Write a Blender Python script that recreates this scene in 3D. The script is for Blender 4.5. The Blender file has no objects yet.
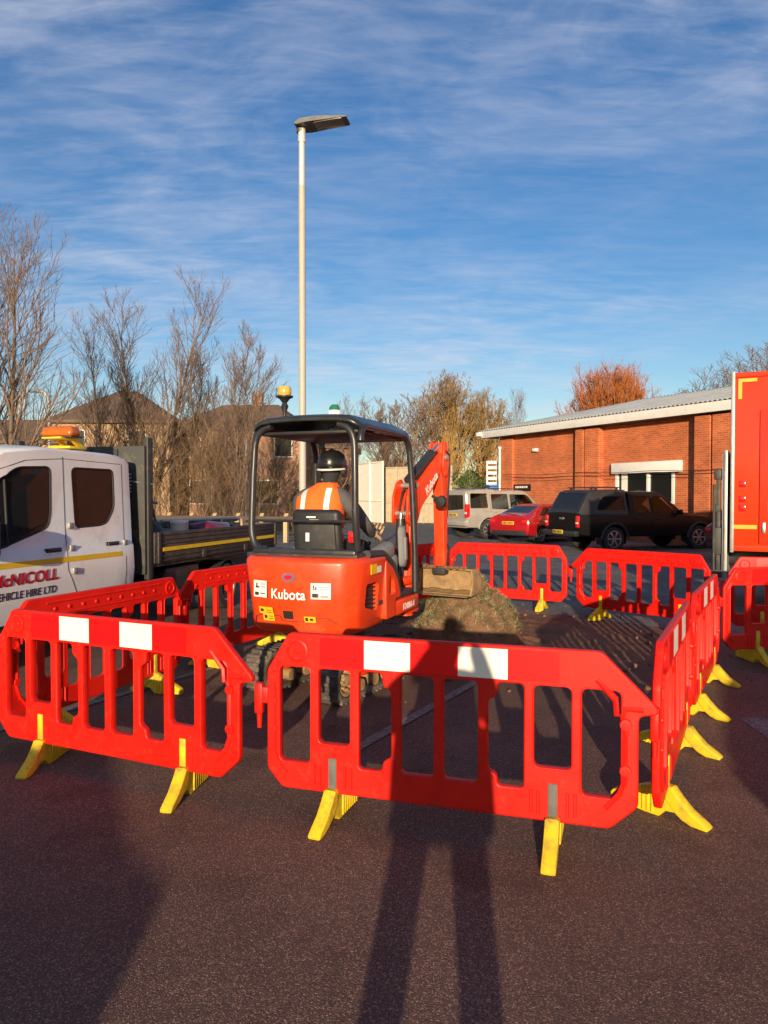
import bpy, bmesh, math, random
from mathutils import Vector, Matrix, noise
R = math.radians
PI = math.pi
scene = bpy.context.scene
COL = scene.collection
random.seed(7)

# ------------------------------------------------------------------ camera
CAM_H = 1.74
FPX = 739.0
PITCH = math.atan(16.0 / FPX)
cam_d = bpy.data.cameras.new('camera')
cam = bpy.data.objects.new('camera', cam_d)
COL.objects.link(cam)
cam.location = (0, 0, CAM_H)
cam.rotation_euler = (R(90) - PITCH, 0, 0)
cam_d.sensor_fit = 'VERTICAL'
cam_d.sensor_height = 36
cam_d.lens = FPX / 1024 * 36
cam_d.clip_end = 2000
cam_d.clip_start = 0.02
scene.camera = cam


def ray(px, py):
    a = (px - 384) / FPX
    b = (py - 512) / FPX
    return Vector((a, math.cos(PITCH) - b * math.sin(PITCH), -math.sin(PITCH) - b * math.cos(PITCH)))


def at(px, py, Y):
    r = ray(px, py)
    return Vector((0, 0, CAM_H)) + r * (Y / r.y)


def proj(p):
    v = Vector(p) - Vector((0, 0, CAM_H))
    d = v.y * math.cos(PITCH) - v.z * math.sin(PITCH)
    u = v.y * math.sin(PITCH) + v.z * math.cos(PITCH)
    return 384 + FPX * v.x / d, 512 - FPX * u / d


# ------------------------------------------------------------------ tagging
def tag(o, label=None, cat=None, group=None, kind=None):
    if label: o['label'] = label
    if cat: o['category'] = cat
    if group: o['group'] = group
    if kind: o['kind'] = kind
    return o


def thing(name, label, cat, loc=(0, 0, 0), rotz=0, group=None):
    o = bpy.data.objects.new(name, None)
    COL.objects.link(o)
    o.location = loc
    o.rotation_euler = (0, 0, rotz)
    o.empty_display_size = 0.2
    return tag(o, label, cat, group)


def link_mesh(name, me, mat=None, parent=None):
    o = bpy.data.objects.new(name, me)
    COL.objects.link(o)
    if mat is not None:
        me.materials.clear()
        for m in (mat if isinstance(mat, (list, tuple)) else [mat]):
            me.materials.append(m)
    if parent is not None:
        o.parent = parent
    return o


def copy_tree(o, parent=None):
    c = o.copy()
    COL.objects.link(c)
    c.parent = parent
    for ch in list(o.children):
        copy_tree(ch, c)
    return c


def evaluated(o):
    dg = bpy.context.evaluated_depsgraph_get()
    dg.update()
    return bpy.data.meshes.new_from_object(o.evaluated_get(dg), depsgraph=dg)


# ------------------------------------------------------------------ mesh builder
class MB:
    def __init__(s):
        s.bm = bmesh.new()

    def _xf(s, verts, M):
        if M is not None:
            bmesh.ops.transform(s.bm, matrix=M, verts=verts)

    def box(s, c, size, bev=0.0, M=None, seg=2, taper=None):
        r = bmesh.ops.create_cube(s.bm, size=1.0)
        vs = r['verts']
        for v in vs:
            v.co = Vector((v.co.x * size[0], v.co.y * size[1], v.co.z * size[2]))
            if taper and v.co.z > 0:
                v.co.x *= taper[0]
                v.co.y *= taper[1]
            v.co += Vector(c)
        if bev > 0:
            es = list({e for v in vs for e in v.link_edges})
            rb = bmesh.ops.bevel(s.bm, geom=es, offset=bev, segments=seg, affect='EDGES', profile=0.5)
            vs = list({v for f in rb['faces'] for v in f.verts} | {v for v in vs if v.is_valid})
        s._xf(vs, M)
        return s

    def bar(s, a, b, w, h, bev=0.0, up=(0, 0, 1)):
        a = Vector(a); b = Vector(b)
        d = b - a
        L = d.length
        z = d.normalized()
        upv = Vector(up)
        if abs(z.dot(upv)) > 0.98:
            upv = Vector((0, 1, 0))
        x = z.cross(upv).normalized()
        y = x.cross(z).normalized()   # 'up' side
        M = Matrix(((x.x, y.x, z.x, (a.x + b.x) / 2), (x.y, y.y, z.y, (a.y + b.y) / 2), (x.z, y.z, z.z, (a.z + b.z) / 2), (0, 0, 0, 1)))
        return s.box((0, 0, 0), (w, h, L), bev, M)

    def tube(s, pts, rad, n=10, cap=True):
        pts = [Vector(p) for p in pts]
        if not isinstance(rad, (list, tuple)):
            rad = [rad] * len(pts)
        rings = []
        t0 = (pts[1] - pts[0]).normalized()
        ref = Vector((0, 0, 1)) if abs(t0.z) < 0.9 else Vector((0, 1, 0))
        x = t0.cross(ref).normalized()
        for i, p in enumerate(pts):
            if i == 0: t = pts[1] - pts[0]
            elif i == len(pts) - 1: t = pts[-1] - pts[-2]
            else: t = (pts[i + 1] - p).normalized() + (p - pts[i - 1]).normalized()
            t.normalize()
            x = (x - t * x.dot(t))
            if x.length < 1e-5: x = t.orthogonal()
            x.normalize()
            y = t.cross(x)
            k = 1.0
            if 0 < i < len(pts) - 1:
                c = max(0.35, t.dot((p - pts[i - 1]).normalized()))
                k = 1.0
            rings.append([s.bm.verts.new(p + (x * math.cos(a) + y * math.sin(a)) * rad[i] * k) for a in [2 * PI * j / n for j in range(n)]])
        for i in range(len(rings) - 1):
            for j in range(n):
                s.bm.faces.new((rings[i][j], rings[i][(j + 1) % n], rings[i + 1][(j + 1) % n], rings[i + 1][j]))
        if cap:
            s.bm.faces.new(list(reversed(rings[0])))
            s.bm.faces.new(rings[-1])
        return s

    def lathe(s, prof, M=None, n=24):
        """prof: list of (r, z); axis is local z."""
        rings = []
        for r, z in prof:
            if r < 1e-6:
                rings.append([s.bm.verts.new((0, 0, z))])
            else:
                rings.append([s.bm.verts.new((r * math.cos(2 * PI * j / n), r * math.sin(2 * PI * j / n), z)) for j in range(n)])
        for a, b in zip(rings, rings[1:]):
            for j in range(n):
                q = [a[j % len(a)], a[(j + 1) % n % len(a)], b[(j + 1) % n % len(b)], b[j % len(b)]]
                q2 = []
                for v in q:
                    if v not in q2: q2.append(v)
                if len(q2) >= 3:
                    try: s.bm.faces.new(q2)
                    except ValueError: pass
        if len(rings[0]) > 1: s.bm.faces.new(list(reversed(rings[0])))
        if len(rings[-1]) > 1: s.bm.faces.new(rings[-1])
        s._xf([v for r in rings for v in r], M)
        return s

    def prism(s, poly, off0, off1=None, M=None):
        """poly: 3D points (loop); extruded from poly+off0 to poly+off1 (vectors)."""
        off0 = Vector(off0); off1 = Vector(off1)
        a = [s.bm.verts.new(Vector(p) + off0) for p in poly]
        b = [s.bm.verts.new(Vector(p) + off1) for p in poly]
        n = len(poly)
        for j in range(n):
            s.bm.faces.new((a[j], a[(j + 1) % n], b[(j + 1) % n], b[j]))
        s.bm.faces.new(list(reversed(a)))
        s.bm.faces.new(b)
        s._xf(a + b, M)
        return s

    def sphere(s, c, r, u=16, v=10, M=None):
        if not isinstance(r, (tuple, list)): r = (r, r, r)
        q = bmesh.ops.create_uvsphere(s.bm, u_segments=u, v_segments=v, radius=1)
        for w in q['verts']:
            w.co = Vector((w.co.x * r[0] + c[0], w.co.y * r[1] + c[1], w.co.z * r[2] + c[2]))
        s._xf(q['verts'], M)
        return s

    def quad(s, *pts):
        s.bm.faces.new([s.bm.verts.new(p) for p in pts])
        return s

    def mesh(s, me, M=None):
        t = bmesh.new(); t.from_mesh(me)
        if M is not None: bmesh.ops.transform(t, matrix=M, verts=t.verts)
        tmp = bpy.data.meshes.new('tmp'); t.to_mesh(tmp); t.free()
        s.bm.from_mesh(tmp); bpy.data.meshes.remove(tmp)
        return s

    def rot(s, M):
        bmesh.ops.transform(s.bm, matrix=M, verts=s.bm.verts)
        return s

    def bend(s, fn):
        for v in s.bm.verts: v.co = fn(v.co)
        return s

    def finish(s, smooth=35, weld=False):
        if weld: bmesh.ops.remove_doubles(s.bm, verts=s.bm.verts, dist=0.0005)
        bmesh.ops.recalc_face_normals(s.bm, faces=s.bm.faces)
        me = bpy.data.meshes.new('m')
        s.bm.to_mesh(me); s.bm.free()
        if smooth:
            for p in me.polygons: p.use_smooth = True
            me.set_sharp_from_angle(angle=R(smooth))
        return me

    def build(s, name, mat, parent=None, smooth=35, weld=False):
        me = s.finish(smooth, weld)
        me.name = name
        return link_mesh(name, me, mat, parent)


def curve_mesh(loops, extrude, bevel=0.0, bres=2):
    """2D loops (outer + holes) -> solid mesh in XY, thickness along Z (edges rounded by bevel)."""
    cu = bpy.data.curves.new('c', 'CURVE')
    cu.dimensions = '2D'; cu.fill_mode = 'BOTH'
    cu.extrude = max(0.0001, extrude - bevel); cu.bevel_depth = bevel; cu.bevel_resolution = bres
    cu.offset = -bevel
    for lp in loops:
        sp = cu.splines.new('POLY'); sp.points.add(len(lp) - 1)
        for p, q in zip(sp.points, lp): p.co = (q[0], q[1], 0, 1)
        sp.use_cyclic_u = True
    o = bpy.data.objects.new('c', cu); COL.objects.link(o)
    me = evaluated(o)
    bpy.data.objects.remove(o); bpy.data.curves.remove(cu)
    return me


def text_mesh(txt, size, bold=0.0, shear=0.0, extrude=0.0015, align='CENTER', space=1.0):
    cu = bpy.data.curves.new('t', 'FONT')
    cu.body = txt; cu.size = size; cu.offset = bold; cu.shear = shear; cu.extrude = extrude
    cu.align_x = align; cu.space_character = space
    o = bpy.data.objects.new('t', cu); COL.objects.link(o)
    me = evaluated(o)
    bpy.data.objects.remove(o); bpy.data.curves.remove(cu)
    return me


XZ = Matrix(((1, 0, 0, 0), (0, 0, -1, 0), (0, 1, 0, 0), (0, 0, 0, 1)))   # XY sheet -> XZ, front towards -y
YZ = Matrix(((0, 0, 1, 0), (1, 0, 0, 0), (0, 1, 0, 0), (0, 0, 0, 1)))    # XY sheet -> YZ, front towards +x


def T(x, y, z): return Matrix.Translation((x, y, z))
def RZ(a): return Matrix.Rotation(a, 4, 'Z')
def RX(a): return Matrix.Rotation(a, 4, 'X')
def RY(a): return Matrix.Rotation(a, 4, 'Y')


def rrect(x0, y0, x1, y1, r, n=4):
    pts = []
    for cx, cy, a0 in ((x1 - r, y1 - r, 0), (x0 + r, y1 - r, 90), (x0 + r, y0 + r, 180), (x1 - r, y0 + r, 270)):
        for k in range(n + 1):
            a = R(a0 + 90 * k / n)
            pts.append((cx + r * math.cos(a), cy + r * math.sin(a)))
    return pts


def round_poly(pts, r, n=4):
    """round the corners of a 2D polygon"""
    out = []
    m = len(pts)
    for i in range(m):
        p0 = Vector(pts[i - 1]).to_2d(); p = Vector(pts[i]).to_2d(); p1 = Vector(pts[(i + 1) % m]).to_2d()
        a = (p0 - p); b = (p1 - p)
        rr = min(r, a.length * 0.45, b.length * 0.45)
        a = p + a.normalized() * rr; b = p + b.normalized() * rr
        for k in range(n + 1):
            t = k / n
            q = a * (1 - t) ** 2 + p * 2 * t * (1 - t) + b * t ** 2
            out.append((q.x, q.y))
    return out


def cut(obj, cutter):
    """subtract the cutter (MB) from a mesh object, for good"""
    me = cutter.finish(0)
    c = bpy.data.objects.new('cutter', me); COL.objects.link(c); c.parent = obj.parent
    md = obj.modifiers.new('b', 'BOOLEAN'); md.operation = 'DIFFERENCE'; md.object = c; md.solver = 'EXACT'
    nm = evaluated(obj)
    obj.modifiers.clear()
    nm.name = obj.name
    for p in nm.polygons: p.use_smooth = True
    nm.set_sharp_from_angle(angle=R(32))
    obj.data = nm
    bpy.data.objects.remove(c)


def skin_mesh(verts, edges, radii, root=0, sub=2):
    me = bpy.data.meshes.new('s')
    me.from_pydata(verts, edges, [])
    o = bpy.data.objects.new('s', me); COL.objects.link(o)
    md = o.modifiers.new('skin', 'SKIN'); md.use_smooth_shade = True
    for i, r in enumerate(radii):
        sv = me.skin_vertices[0].data[i]
        sv.radius = (r, r) if not isinstance(r, (tuple, list)) else r
        sv.use_root = (i == root)
    ss = o.modifiers.new('sub', 'SUBSURF'); ss.levels = sub; ss.render_levels = sub
    out = evaluated(o)
    bpy.data.objects.remove(o)
    for p in out.polygons: p.use_smooth = True
    return out


# ------------------------------------------------------------------ materials
def mat(name, col, rough=0.5, metal=0.0, spec=0.5, coat=0.0, var=0.12, vscale=3.0, bump=0.0, bscale=60.0,
        dirt=None, damt=0.0, dscale=4.0, rvar=0.1, emit=None, alpha=None, obj_random=0.0, coat_rough=0.05):
    m = bpy.data.materials.new(name); m.use_nodes = True
    nt = m.node_tree; N = nt.nodes; L = nt.links
    b = N['Principled BSDF']
    b.inputs['Roughness'].default_value = rough
    b.inputs['Metallic'].default_value = metal
    b.inputs['Specular IOR Level'].default_value = spec
    b.inputs['Coat Weight'].default_value = coat
    b.inputs['Coat Roughness'].default_value = coat_rough
    b.inputs['Base Color'].default_value = (*col, 1)
    tc = N.new('ShaderNodeTexCoord')
    if var > 0:
        nz = N.new('ShaderNodeTexNoise'); nz.inputs['Scale'].default_value = vscale; nz.inputs['Detail'].default_value = 6
        nz.inputs['Roughness'].default_value = 0.65
        L.new(tc.outputs['Object'], nz.inputs['Vector'])
        mr = N.new('ShaderNodeMapRange'); mr.inputs['From Min'].default_value = 0.3; mr.inputs['From Max'].default_value = 0.7
        mr.inputs['To Min'].default_value = 1 - var; mr.inputs['To Max'].default_value = 1 + var
        L.new(nz.outputs['Fac'], mr.inputs['Value'])
        mx = N.new('ShaderNodeVectorMath'); mx.operation = 'SCALE'; mx.inputs[0].default_value = col
        L.new(mr.outputs['Result'], mx.inputs['Scale'])
        src = mx.outputs['Vector']
        if obj_random:
            oi = N.new('ShaderNodeObjectInfo'); orr = N.new('ShaderNodeMapRange'); orr.inputs['To Min'].default_value = 1 - obj_random; orr.inputs['To Max'].default_value = 1 + obj_random
            L.new(oi.outputs['Random'], orr.inputs['Value'])
            om = N.new('ShaderNodeVectorMath'); om.operation = 'SCALE'; L.new(src, om.inputs[0]); L.new(orr.outputs['Result'], om.inputs['Scale']); src = om.outputs['Vector']
        if dirt is not None:
            nd = N.new('ShaderNodeTexNoise'); nd.inputs['Scale'].default_value = dscale; nd.inputs['Detail'].default_value = 8
            nd.inputs['Roughness'].default_value = 0.7
            L.new(tc.outputs['Object'], nd.inputs['Vector'])
            rp = N.new('ShaderNodeMapRange'); rp.inputs['From Min'].default_value = 0.62 - 0.32 * damt; rp.inputs['From Max'].default_value = 0.85 - 0.25 * damt
            rp.clamp = True
            L.new(nd.outputs['Fac'], rp.inputs['Value'])
            mm = N.new('ShaderNodeMath'); mm.operation = 'MULTIPLY'; mm.inputs[1].default_value = min(1, 0.5 + damt)
            L.new(rp.outputs['Result'], mm.inputs[0])
            mc = N.new('ShaderNodeMix'); mc.data_type = 'RGBA'
            L.new(mm.outputs['Value'], mc.inputs['Factor']); L.new(src, mc.inputs['A']); mc.inputs['B'].default_value = (*dirt, 1)
            src = mc.outputs['Result']
        L.new(src, b.inputs['Base Color'])
        if rvar > 0:
            r2 = N.new('ShaderNodeMapRange'); r2.inputs['From Min'].default_value = 0.3; r2.inputs['From Max'].default_value = 0.7
            r2.inputs['To Min'].default_value = max(0.02, rough - rvar); r2.inputs['To Max'].default_value = min(1, rough + rvar)
            L.new(nz.outputs['Fac'], r2.inputs['Value']); L.new(r2.outputs['Result'], b.inputs['Roughness'])
    if bump > 0:
        nb = N.new('ShaderNodeTexNoise'); nb.inputs['Scale'].default_value = bscale; nb.inputs['Detail'].default_value = 5
        L.new(tc.outputs['Object'], nb.inputs['Vector'])
        bp = N.new('ShaderNodeBump'); bp.inputs['Strength'].default_value = bump; bp.inputs['Distance'].default_value = 0.01
        L.new(nb.outputs['Fac'], bp.inputs['Height']); L.new(bp.outputs['Normal'], b.inputs['Normal'])
    if emit:
        b.inputs['Emission Color'].default_value = (*emit[0], 1); b.inputs['Emission Strength'].default_value = emit[1]
    return m


def tarmac_mat(name, base, warm, chip=(0.16, 0.14, 0.125), scale=95):
    m = bpy.data.materials.new(name); m.use_nodes = True
    nt = m.node_tree; N = nt.nodes; L = nt.links
    b = N['Principled BSDF']
    tc = N.new('ShaderNodeTexCoord')
    v = N.new('ShaderNodeTexVoronoi'); v.inputs['Scale'].default_value = scale
    L.new(tc.outputs['Object'], v.inputs['Vector'])
    sx = N.new('ShaderNodeSeparateColor'); L.new(v.outputs['Color'], sx.inputs['Color'])
    cr = N.new('ShaderNodeValToRGB')
    e = cr.color_ramp.elements
    e[0].position = 0.0; e[0].color = (base * 0.55, base * 0.5 * warm ** .5, base * 0.5 * warm ** .7, 1)
    e[1].position = 1.0; e[1].color = (*chip, 1)
    k = e.new(0.62); k.color = (base, base * warm, base * warm ** 1.4, 1)
    k = e.new(0.86); k.color = (base * 1.6, base * 1.5 * warm, base * 1.4 * warm ** 1.4, 1)
    L.new(sx.outputs['Red'], cr.inputs['Fac'])
    nz = N.new('ShaderNodeTexNoise'); nz.inputs['Scale'].default_value = 0.55; nz.inputs['Detail'].default_value = 8; nz.inputs['Roughness'].default_value = 0.62
    L.new(tc.outputs['Object'], nz.inputs['Vector'])
    mr = N.new('ShaderNodeMapRange'); mr.inputs['From Min'].default_value = 0.3; mr.inputs['From Max'].default_value = 0.7
    mr.inputs['To Min'].default_value = 0.72; mr.inputs['To Max'].default_value = 1.25
    L.new(nz.outputs['Fac'], mr.inputs['Value'])
    sc = N.new('ShaderNodeVectorMath'); sc.operation = 'SCALE'
    L.new(cr.outputs['Color'], sc.inputs[0]); L.new(mr.outputs['Result'], sc.inputs['Scale'])
    # oily stains
    n2 = N.new('ShaderNodeTexNoise'); n2.inputs['Scale'].default_value = 1.7; n2.inputs['Detail'].default_value = 4
    L.new(tc.outputs['Object'], n2.inputs['Vector'])
    m2 = N.new('ShaderNodeMapRange'); m2.inputs['From Min'].default_value = 0.54; m2.inputs['From Max'].default_value = 0.72
    m2.inputs['To Min'].default_value = 1.05; m2.inputs['To Max'].default_value = 0.66
    L.new(n2.outputs['Fac'], m2.inputs['Value'])
    s3 = N.new('ShaderNodeVectorMath'); s3.operation = 'SCALE'
    L.new(sc.outputs['Vector'], s3.inputs[0]); L.new(m2.outputs['Result'], s3.inputs['Scale'])
    # mud trodden and tracked out of the dig
    sub_ = N.new('ShaderNodeVectorMath'); sub_.operation = 'DISTANCE'; sub_.inputs[1].default_value = (1.3, 8.6, 0)
    L.new(tc.outputs['Object'], sub_.inputs[0])
    md = N.new('ShaderNodeMapRange'); md.inputs['From Min'].default_value = 1.4; md.inputs['From Max'].default_value = 3.6; md.inputs['To Min'].default_value = 0.34; md.inputs['To Max'].default_value = -0.12; md.clamp = True
    L.new(sub_.outputs['Value'], md.inputs['Value'])
    n5 = N.new('ShaderNodeTexNoise'); n5.inputs['Scale'].default_value = 2.6; n5.inputs['Detail'].default_value = 9; n5.inputs['Roughness'].default_value = 0.7
    L.new(tc.outputs['Object'], n5.inputs['Vector'])
    a5 = N.new('ShaderNodeMath'); a5.operation = 'ADD'; L.new(n5.outputs['Fac'], a5.inputs[0]); L.new(md.outputs['Result'], a5.inputs[1])
    r5 = N.new('ShaderNodeMapRange'); r5.inputs['From Min'].default_value = 0.52; r5.inputs['From Max'].default_value = 0.80; r5.inputs['To Max'].default_value = 0.75; r5.clamp = True
    L.new(a5.outputs['Value'], r5.inputs['Value'])
    x5 = N.new('ShaderNodeMix'); x5.data_type = 'RGBA'; x5.inputs['B'].default_value = (0.14, 0.082, 0.05, 1)
    L.new(r5.outputs['Result'], x5.inputs['Factor']); L.new(s3.outputs['Vector'], x5.inputs['A'])
    L.new(x5.outputs['Result'], b.inputs['Base Color'])
    b.inputs['Roughness'].default_value = 0.85
    b.inputs['Specular IOR Level'].default_value = 0.22
    bp = N.new('ShaderNodeBump'); bp.inputs['Strength'].default_value = 0.8; bp.inputs['Distance'].default_value = 0.006; bp.invert = True
    ad = N.new('ShaderNodeMath'); ad.operation = 'ADD'
    n4 = N.new('ShaderNodeTexNoise'); n4.inputs['Scale'].default_value = 220; n4.inputs['Detail'].default_value = 3
    L.new(tc.outputs['Object'], n4.inputs['Vector'])
    mq = N.new('ShaderNodeMath'); mq.operation = 'MULTIPLY'; mq.inputs[1].default_value = 0.4
    L.new(n4.outputs['Fac'], mq.inputs[0])
    L.new(v.outputs['Distance'], ad.inputs[0]); L.new(mq.outputs['Value'], ad.inputs[1])
    L.new(ad.outputs['Value'], bp.inputs['Height'])
    L.new(bp.outputs['Normal'], b.inputs['Normal'])
    return m


def brick_mat(name, c1, c2, mortar, scale=1.0, vec='Object', sw='XZ'):
    m = bpy.data.materials.new(name); m.use_nodes = True
    nt = m.node_tree; N = nt.nodes; L = nt.links
    b = N['Principled BSDF']
    tc = N.new('ShaderNodeTexCoord'); sep = N.new('ShaderNodeSeparateXYZ'); L.new(tc.outputs['Object'], sep.inputs['Vector'])
    ad = N.new('ShaderNodeMath'); ad.operation = 'ADD'
    L.new(sep.outputs['X'], ad.inputs[0]); L.new(sep.outputs['Y'], ad.inputs[1])
    cb = N.new('ShaderNodeCombineXYZ'); L.new(ad.outputs['Value'], cb.inputs['X']); L.new(sep.outputs['Z'], cb.inputs['Y'])
    br = N.new('ShaderNodeTexBrick')
    br.inputs['Scale'].default_value = scale
    br.inputs['Brick Width'].default_value = 0.225; br.inputs['Row Height'].default_value = 0.075
    br.inputs['Mortar Size'].default_value = 0.009; br.inputs['Mortar Smooth'].default_value = 0.1
    br.inputs['Color1'].default_value = (*c1, 1); br.inputs['Color2'].default_value = (*c2, 1); br.inputs['Mortar'].default_value = (*mortar, 1)
    br.inputs['Bias'].default_value = -0.1
    L.new(cb.outputs['Vector'], br.inputs['Vector'])
    nz = N.new('ShaderNodeTexNoise'); nz.inputs['Scale'].default_value = 1.3; nz.inputs['Detail'].default_value = 7
    L.new(tc.outputs['Object'], nz.inputs['Vector'])
    mr = N.new('ShaderNodeMapRange'); mr.inputs['From Min'].default_value = 0.3; mr.inputs['From Max'].default_value = 0.7
    mr.inputs['To Min'].default_value = 0.8; mr.inputs['To Max'].default_value = 1.18
    L.new(nz.outputs['Fac'], mr.inputs['Value'])
    sc = N.new('ShaderNodeVectorMath'); sc.operation = 'SCALE'
    L.new(br.outputs['Color'], sc.inputs[0]); L.new(mr.outputs['Result'], sc.inputs['Scale'])
    L.new(sc.outputs['Vector'], b.inputs['Base Color'])
    b.inputs['Roughness'].default_value = 0.9
    bp = N.new('ShaderNodeBump'); bp.inputs['Strength'].default_value = 0.6; bp.inputs['Distance'].default_value = 0.008; bp.invert = True
    L.new(br.outputs['Fac'], bp.inputs['Height']); L.new(bp.outputs['Normal'], b.inputs['Normal'])
    return m


def leafy_mat(name, c1, c2, rough=0.85, scale=1.2):
    """two-tone colour varied through space (bark, twigs, dry grass, leaves)"""
    m = bpy.data.materials.new(name); m.use_nodes = True
    nt = m.node_tree; N = nt.nodes; L = nt.links
    b = N['Principled BSDF']
    tc = N.new('ShaderNodeTexCoord')
    nz = N.new('ShaderNodeTexNoise'); nz.inputs['Scale'].default_value = scale; nz.inputs['Detail'].default_value = 6
    L.new(tc.outputs['Object'], nz.inputs['Vector'])
    mr = N.new('ShaderNodeMapRange'); mr.inputs['From Min'].default_value = 0.35; mr.inputs['From Max'].default_value = 0.65; mr.clamp = True
    L.new(nz.outputs['Fac'], mr.inputs['Value'])
    mc = N.new('ShaderNodeMix'); mc.data_type = 'RGBA'
    mc.inputs['A'].default_value = (*c1, 1); mc.inputs['B'].default_value = (*c2, 1)
    L.new(mr.outputs['Result'], mc.inputs['Factor']); L.new(mc.outputs['Result'], b.inputs['Base Color'])
    b.inputs['Roughness'].default_value = rough; b.inputs['Specular IOR Level'].default_value = 0.25
    return m


def glass_mat(name, tint=(0.012, 0.013, 0.014), rough=0.03):
    m = mat(name, tint, rough, 0, 0.34, 0.0, var=0)
    return m


def clear_glass(name, tint):
    m = bpy.data.materials.new(name); m.use_nodes = True
    nt = m.node_tree; N = nt.nodes; L = nt.links
    N.remove(N['Principled BSDF'])
    t = N.new('ShaderNodeBsdfTransparent'); t.inputs['Color'].default_value = (*tint, 1)
    g = N.new('ShaderNodeBsdfGlossy'); g.inputs['Roughness'].default_value = 0.02
    f = N.new('ShaderNodeFresnel'); f.inputs['IOR'].default_value = 1.5
    x = N.new('ShaderNodeMixShader'); L.new(f.outputs[0], x.inputs[0]); L.new(t.outputs[0], x.inputs[1]); L.new(g.outputs[0], x.inputs[2])
    L.new(x.outputs[0], N['Material Output'].inputs['Surface'])
    return m


M = {}
M['car_glass'] = clear_glass('car_glass', (0.60, 0.64, 0.64))
M['tarmac'] = tarmac_mat('tarmac', 0.128, 0.585, (0.40, 0.255, 0.17), 205)
M['pale_tarmac'] = tarmac_mat('pale_tarmac', 0.15, 0.98, (0.22, 0.21, 0.21))  # lighter grey; on the far sheet it stands for sky sheen
M['earth'] = leafy_mat('earth', (0.06, 0.055, 0.03), (0.11, 0.09, 0.05), 0.95, 0.8)
M['soil'] = mat('soil', (0.17, 0.088, 0.05), 0.95, spec=0.2, var=0.35, vscale=6, bump=1.0, bscale=25, dirt=(0.26, 0.16, 0.10), damt=0.3, dscale=9)
M['line'] = mat('faded_paint', (0.24, 0.21, 0.19), 0.8, var=0.15, vscale=8, dirt=(0.09, 0.065, 0.05), damt=0.85, dscale=22)
M['red_plastic'] = mat('red_plastic', (0.64, 0.010, 0.004), 0.46, spec=0.28, var=0.16, vscale=4, bump=0.08, bscale=150, dirt=(0.46, 0.05, 0.03), damt=0.22, dscale=23, obj_random=0.10)
M['refl_red'] = mat('reflective_red', (0.80, 0.005, 0.006), 0.32, spec=0.4, var=0.02, vscale=30, rvar=0)
M['refl_white'] = mat('reflective_white', (0.80, 0.76, 0.66), 0.35, spec=0.5, var=0.05, vscale=9, dirt=(0.45, 0.38, 0.3), damt=0.05, dscale=14)
M['yellow_foot'] = mat('yellow_plastic', (0.68, 0.49, 0.012), 0.55, var=0.12, vscale=6, dirt=(0.22, 0.16, 0.05), damt=0.45, dscale=11, bump=0.1, bscale=120)
M['grey_stem'] = mat('grey_plastic', (0.11, 0.11, 0.10), 0.7, var=0.25, vscale=12)
M['van_white'] = mat('white_paint', (0.74, 0.74, 0.74), 0.32, coat=0.5, var=0.05, vscale=2, dirt=(0.42, 0.38, 0.34), damt=0.22, dscale=2.2)
M['glass'] = glass_mat('window_glass')
M['glass_grey'] = glass_mat('tinted_glass', (0.03, 0.034, 0.038), 0.05)
M['rubber'] = mat('rubber', (0.018, 0.018, 0.018), 0.75, var=0.2, vscale=8)
M['tyre'] = mat('tyre', (0.022, 0.021, 0.02), 0.85, var=0.25, vscale=9, dirt=(0.08, 0.065, 0.05), damt=0.3, dscale=8)
M['alloy'] = mat('alloy', (0.5, 0.5, 0.5), 0.35, 0.8, var=0.1)
M['black_plastic'] = mat('black_plastic', (0.02, 0.02, 0.021), 0.5, var=0.2, vscale=6)
M['black_metal'] = mat('black_metal', (0.022, 0.024, 0.027), 0.36, spec=0.55, var=0.25, vscale=5, dirt=(0.08, 0.07, 0.06), damt=0.12, dscale=6)
M['dark_board'] = mat('dark_bed_board', (0.035, 0.028, 0.026), 0.6, var=0.3, vscale=4, dirt=(0.12, 0.075, 0.05), damt=0.4, dscale=5)
M['headboard'] = mat('headboard_grey', (0.032, 0.033, 0.029), 0.6, var=0.25, vscale=3, dirt=(0.16, 0.13, 0.1), damt=0.3)
M['stripe_yellow'] = mat('yellow_stripe', (0.72, 0.47, 0.015), 0.45, var=0.1, vscale=6)
M['chrome'] = mat('bright_metal', (0.55, 0.55, 0.56), 0.28, 0.9, var=0.1)
M['steel'] = mat('galvanised_steel', (0.36, 0.36, 0.35), 0.5, 0.55, var=0.15, vscale=7)
M['amber'] = mat('amber_lens', (0.46, 0.105, 0.008), 0.18, spec=0.6, var=0.25, vscale=25)
M['amber_clear'] = mat('amber_clear_lens', (0.55, 0.36, 0.07), 0.2, spec=0.6, var=0.15, vscale=25)
M['text_red'] = mat('red_lettering', (0.52, 0.008, 0.02), 0.4, var=0.05)
M['text_dark'] = mat('dark_lettering', (0.035, 0.03, 0.035), 0.4, var=0.05)
M['text_white'] = mat('white_lettering', (0.80, 0.77, 0.72), 0.45, var=0.04)
M['exc_orange'] = mat('digger_orange', (0.74, 0.050, 0.007), 0.40, coat=0.18, var=0.10, vscale=4, dirt=(0.42, 0.12, 0.05), damt=0.30, dscale=5, coat_rough=0.2)
M['exc_dark'] = mat('digger_dark_trim', (0.03, 0.03, 0.03), 0.6, var=0.2, vscale=5, dirt=(0.12, 0.1, 0.08), damt=0.25, dscale=7)
M['console_grey'] = mat('console_grey', (0.20, 0.20, 0.20), 0.6, var=0.1)
M['seat_vinyl'] = mat('seat_vinyl', (0.018, 0.018, 0.019), 0.5, var=0.15, bump=0.15, bscale=90)
M['sticker_white'] = mat('sticker_white', (0.74, 0.72, 0.68), 0.4, var=0.05)
M['sticker_yellow'] = mat('sticker_yellow', (0.75, 0.46, 0.015), 0.4, var=0.08)
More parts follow.
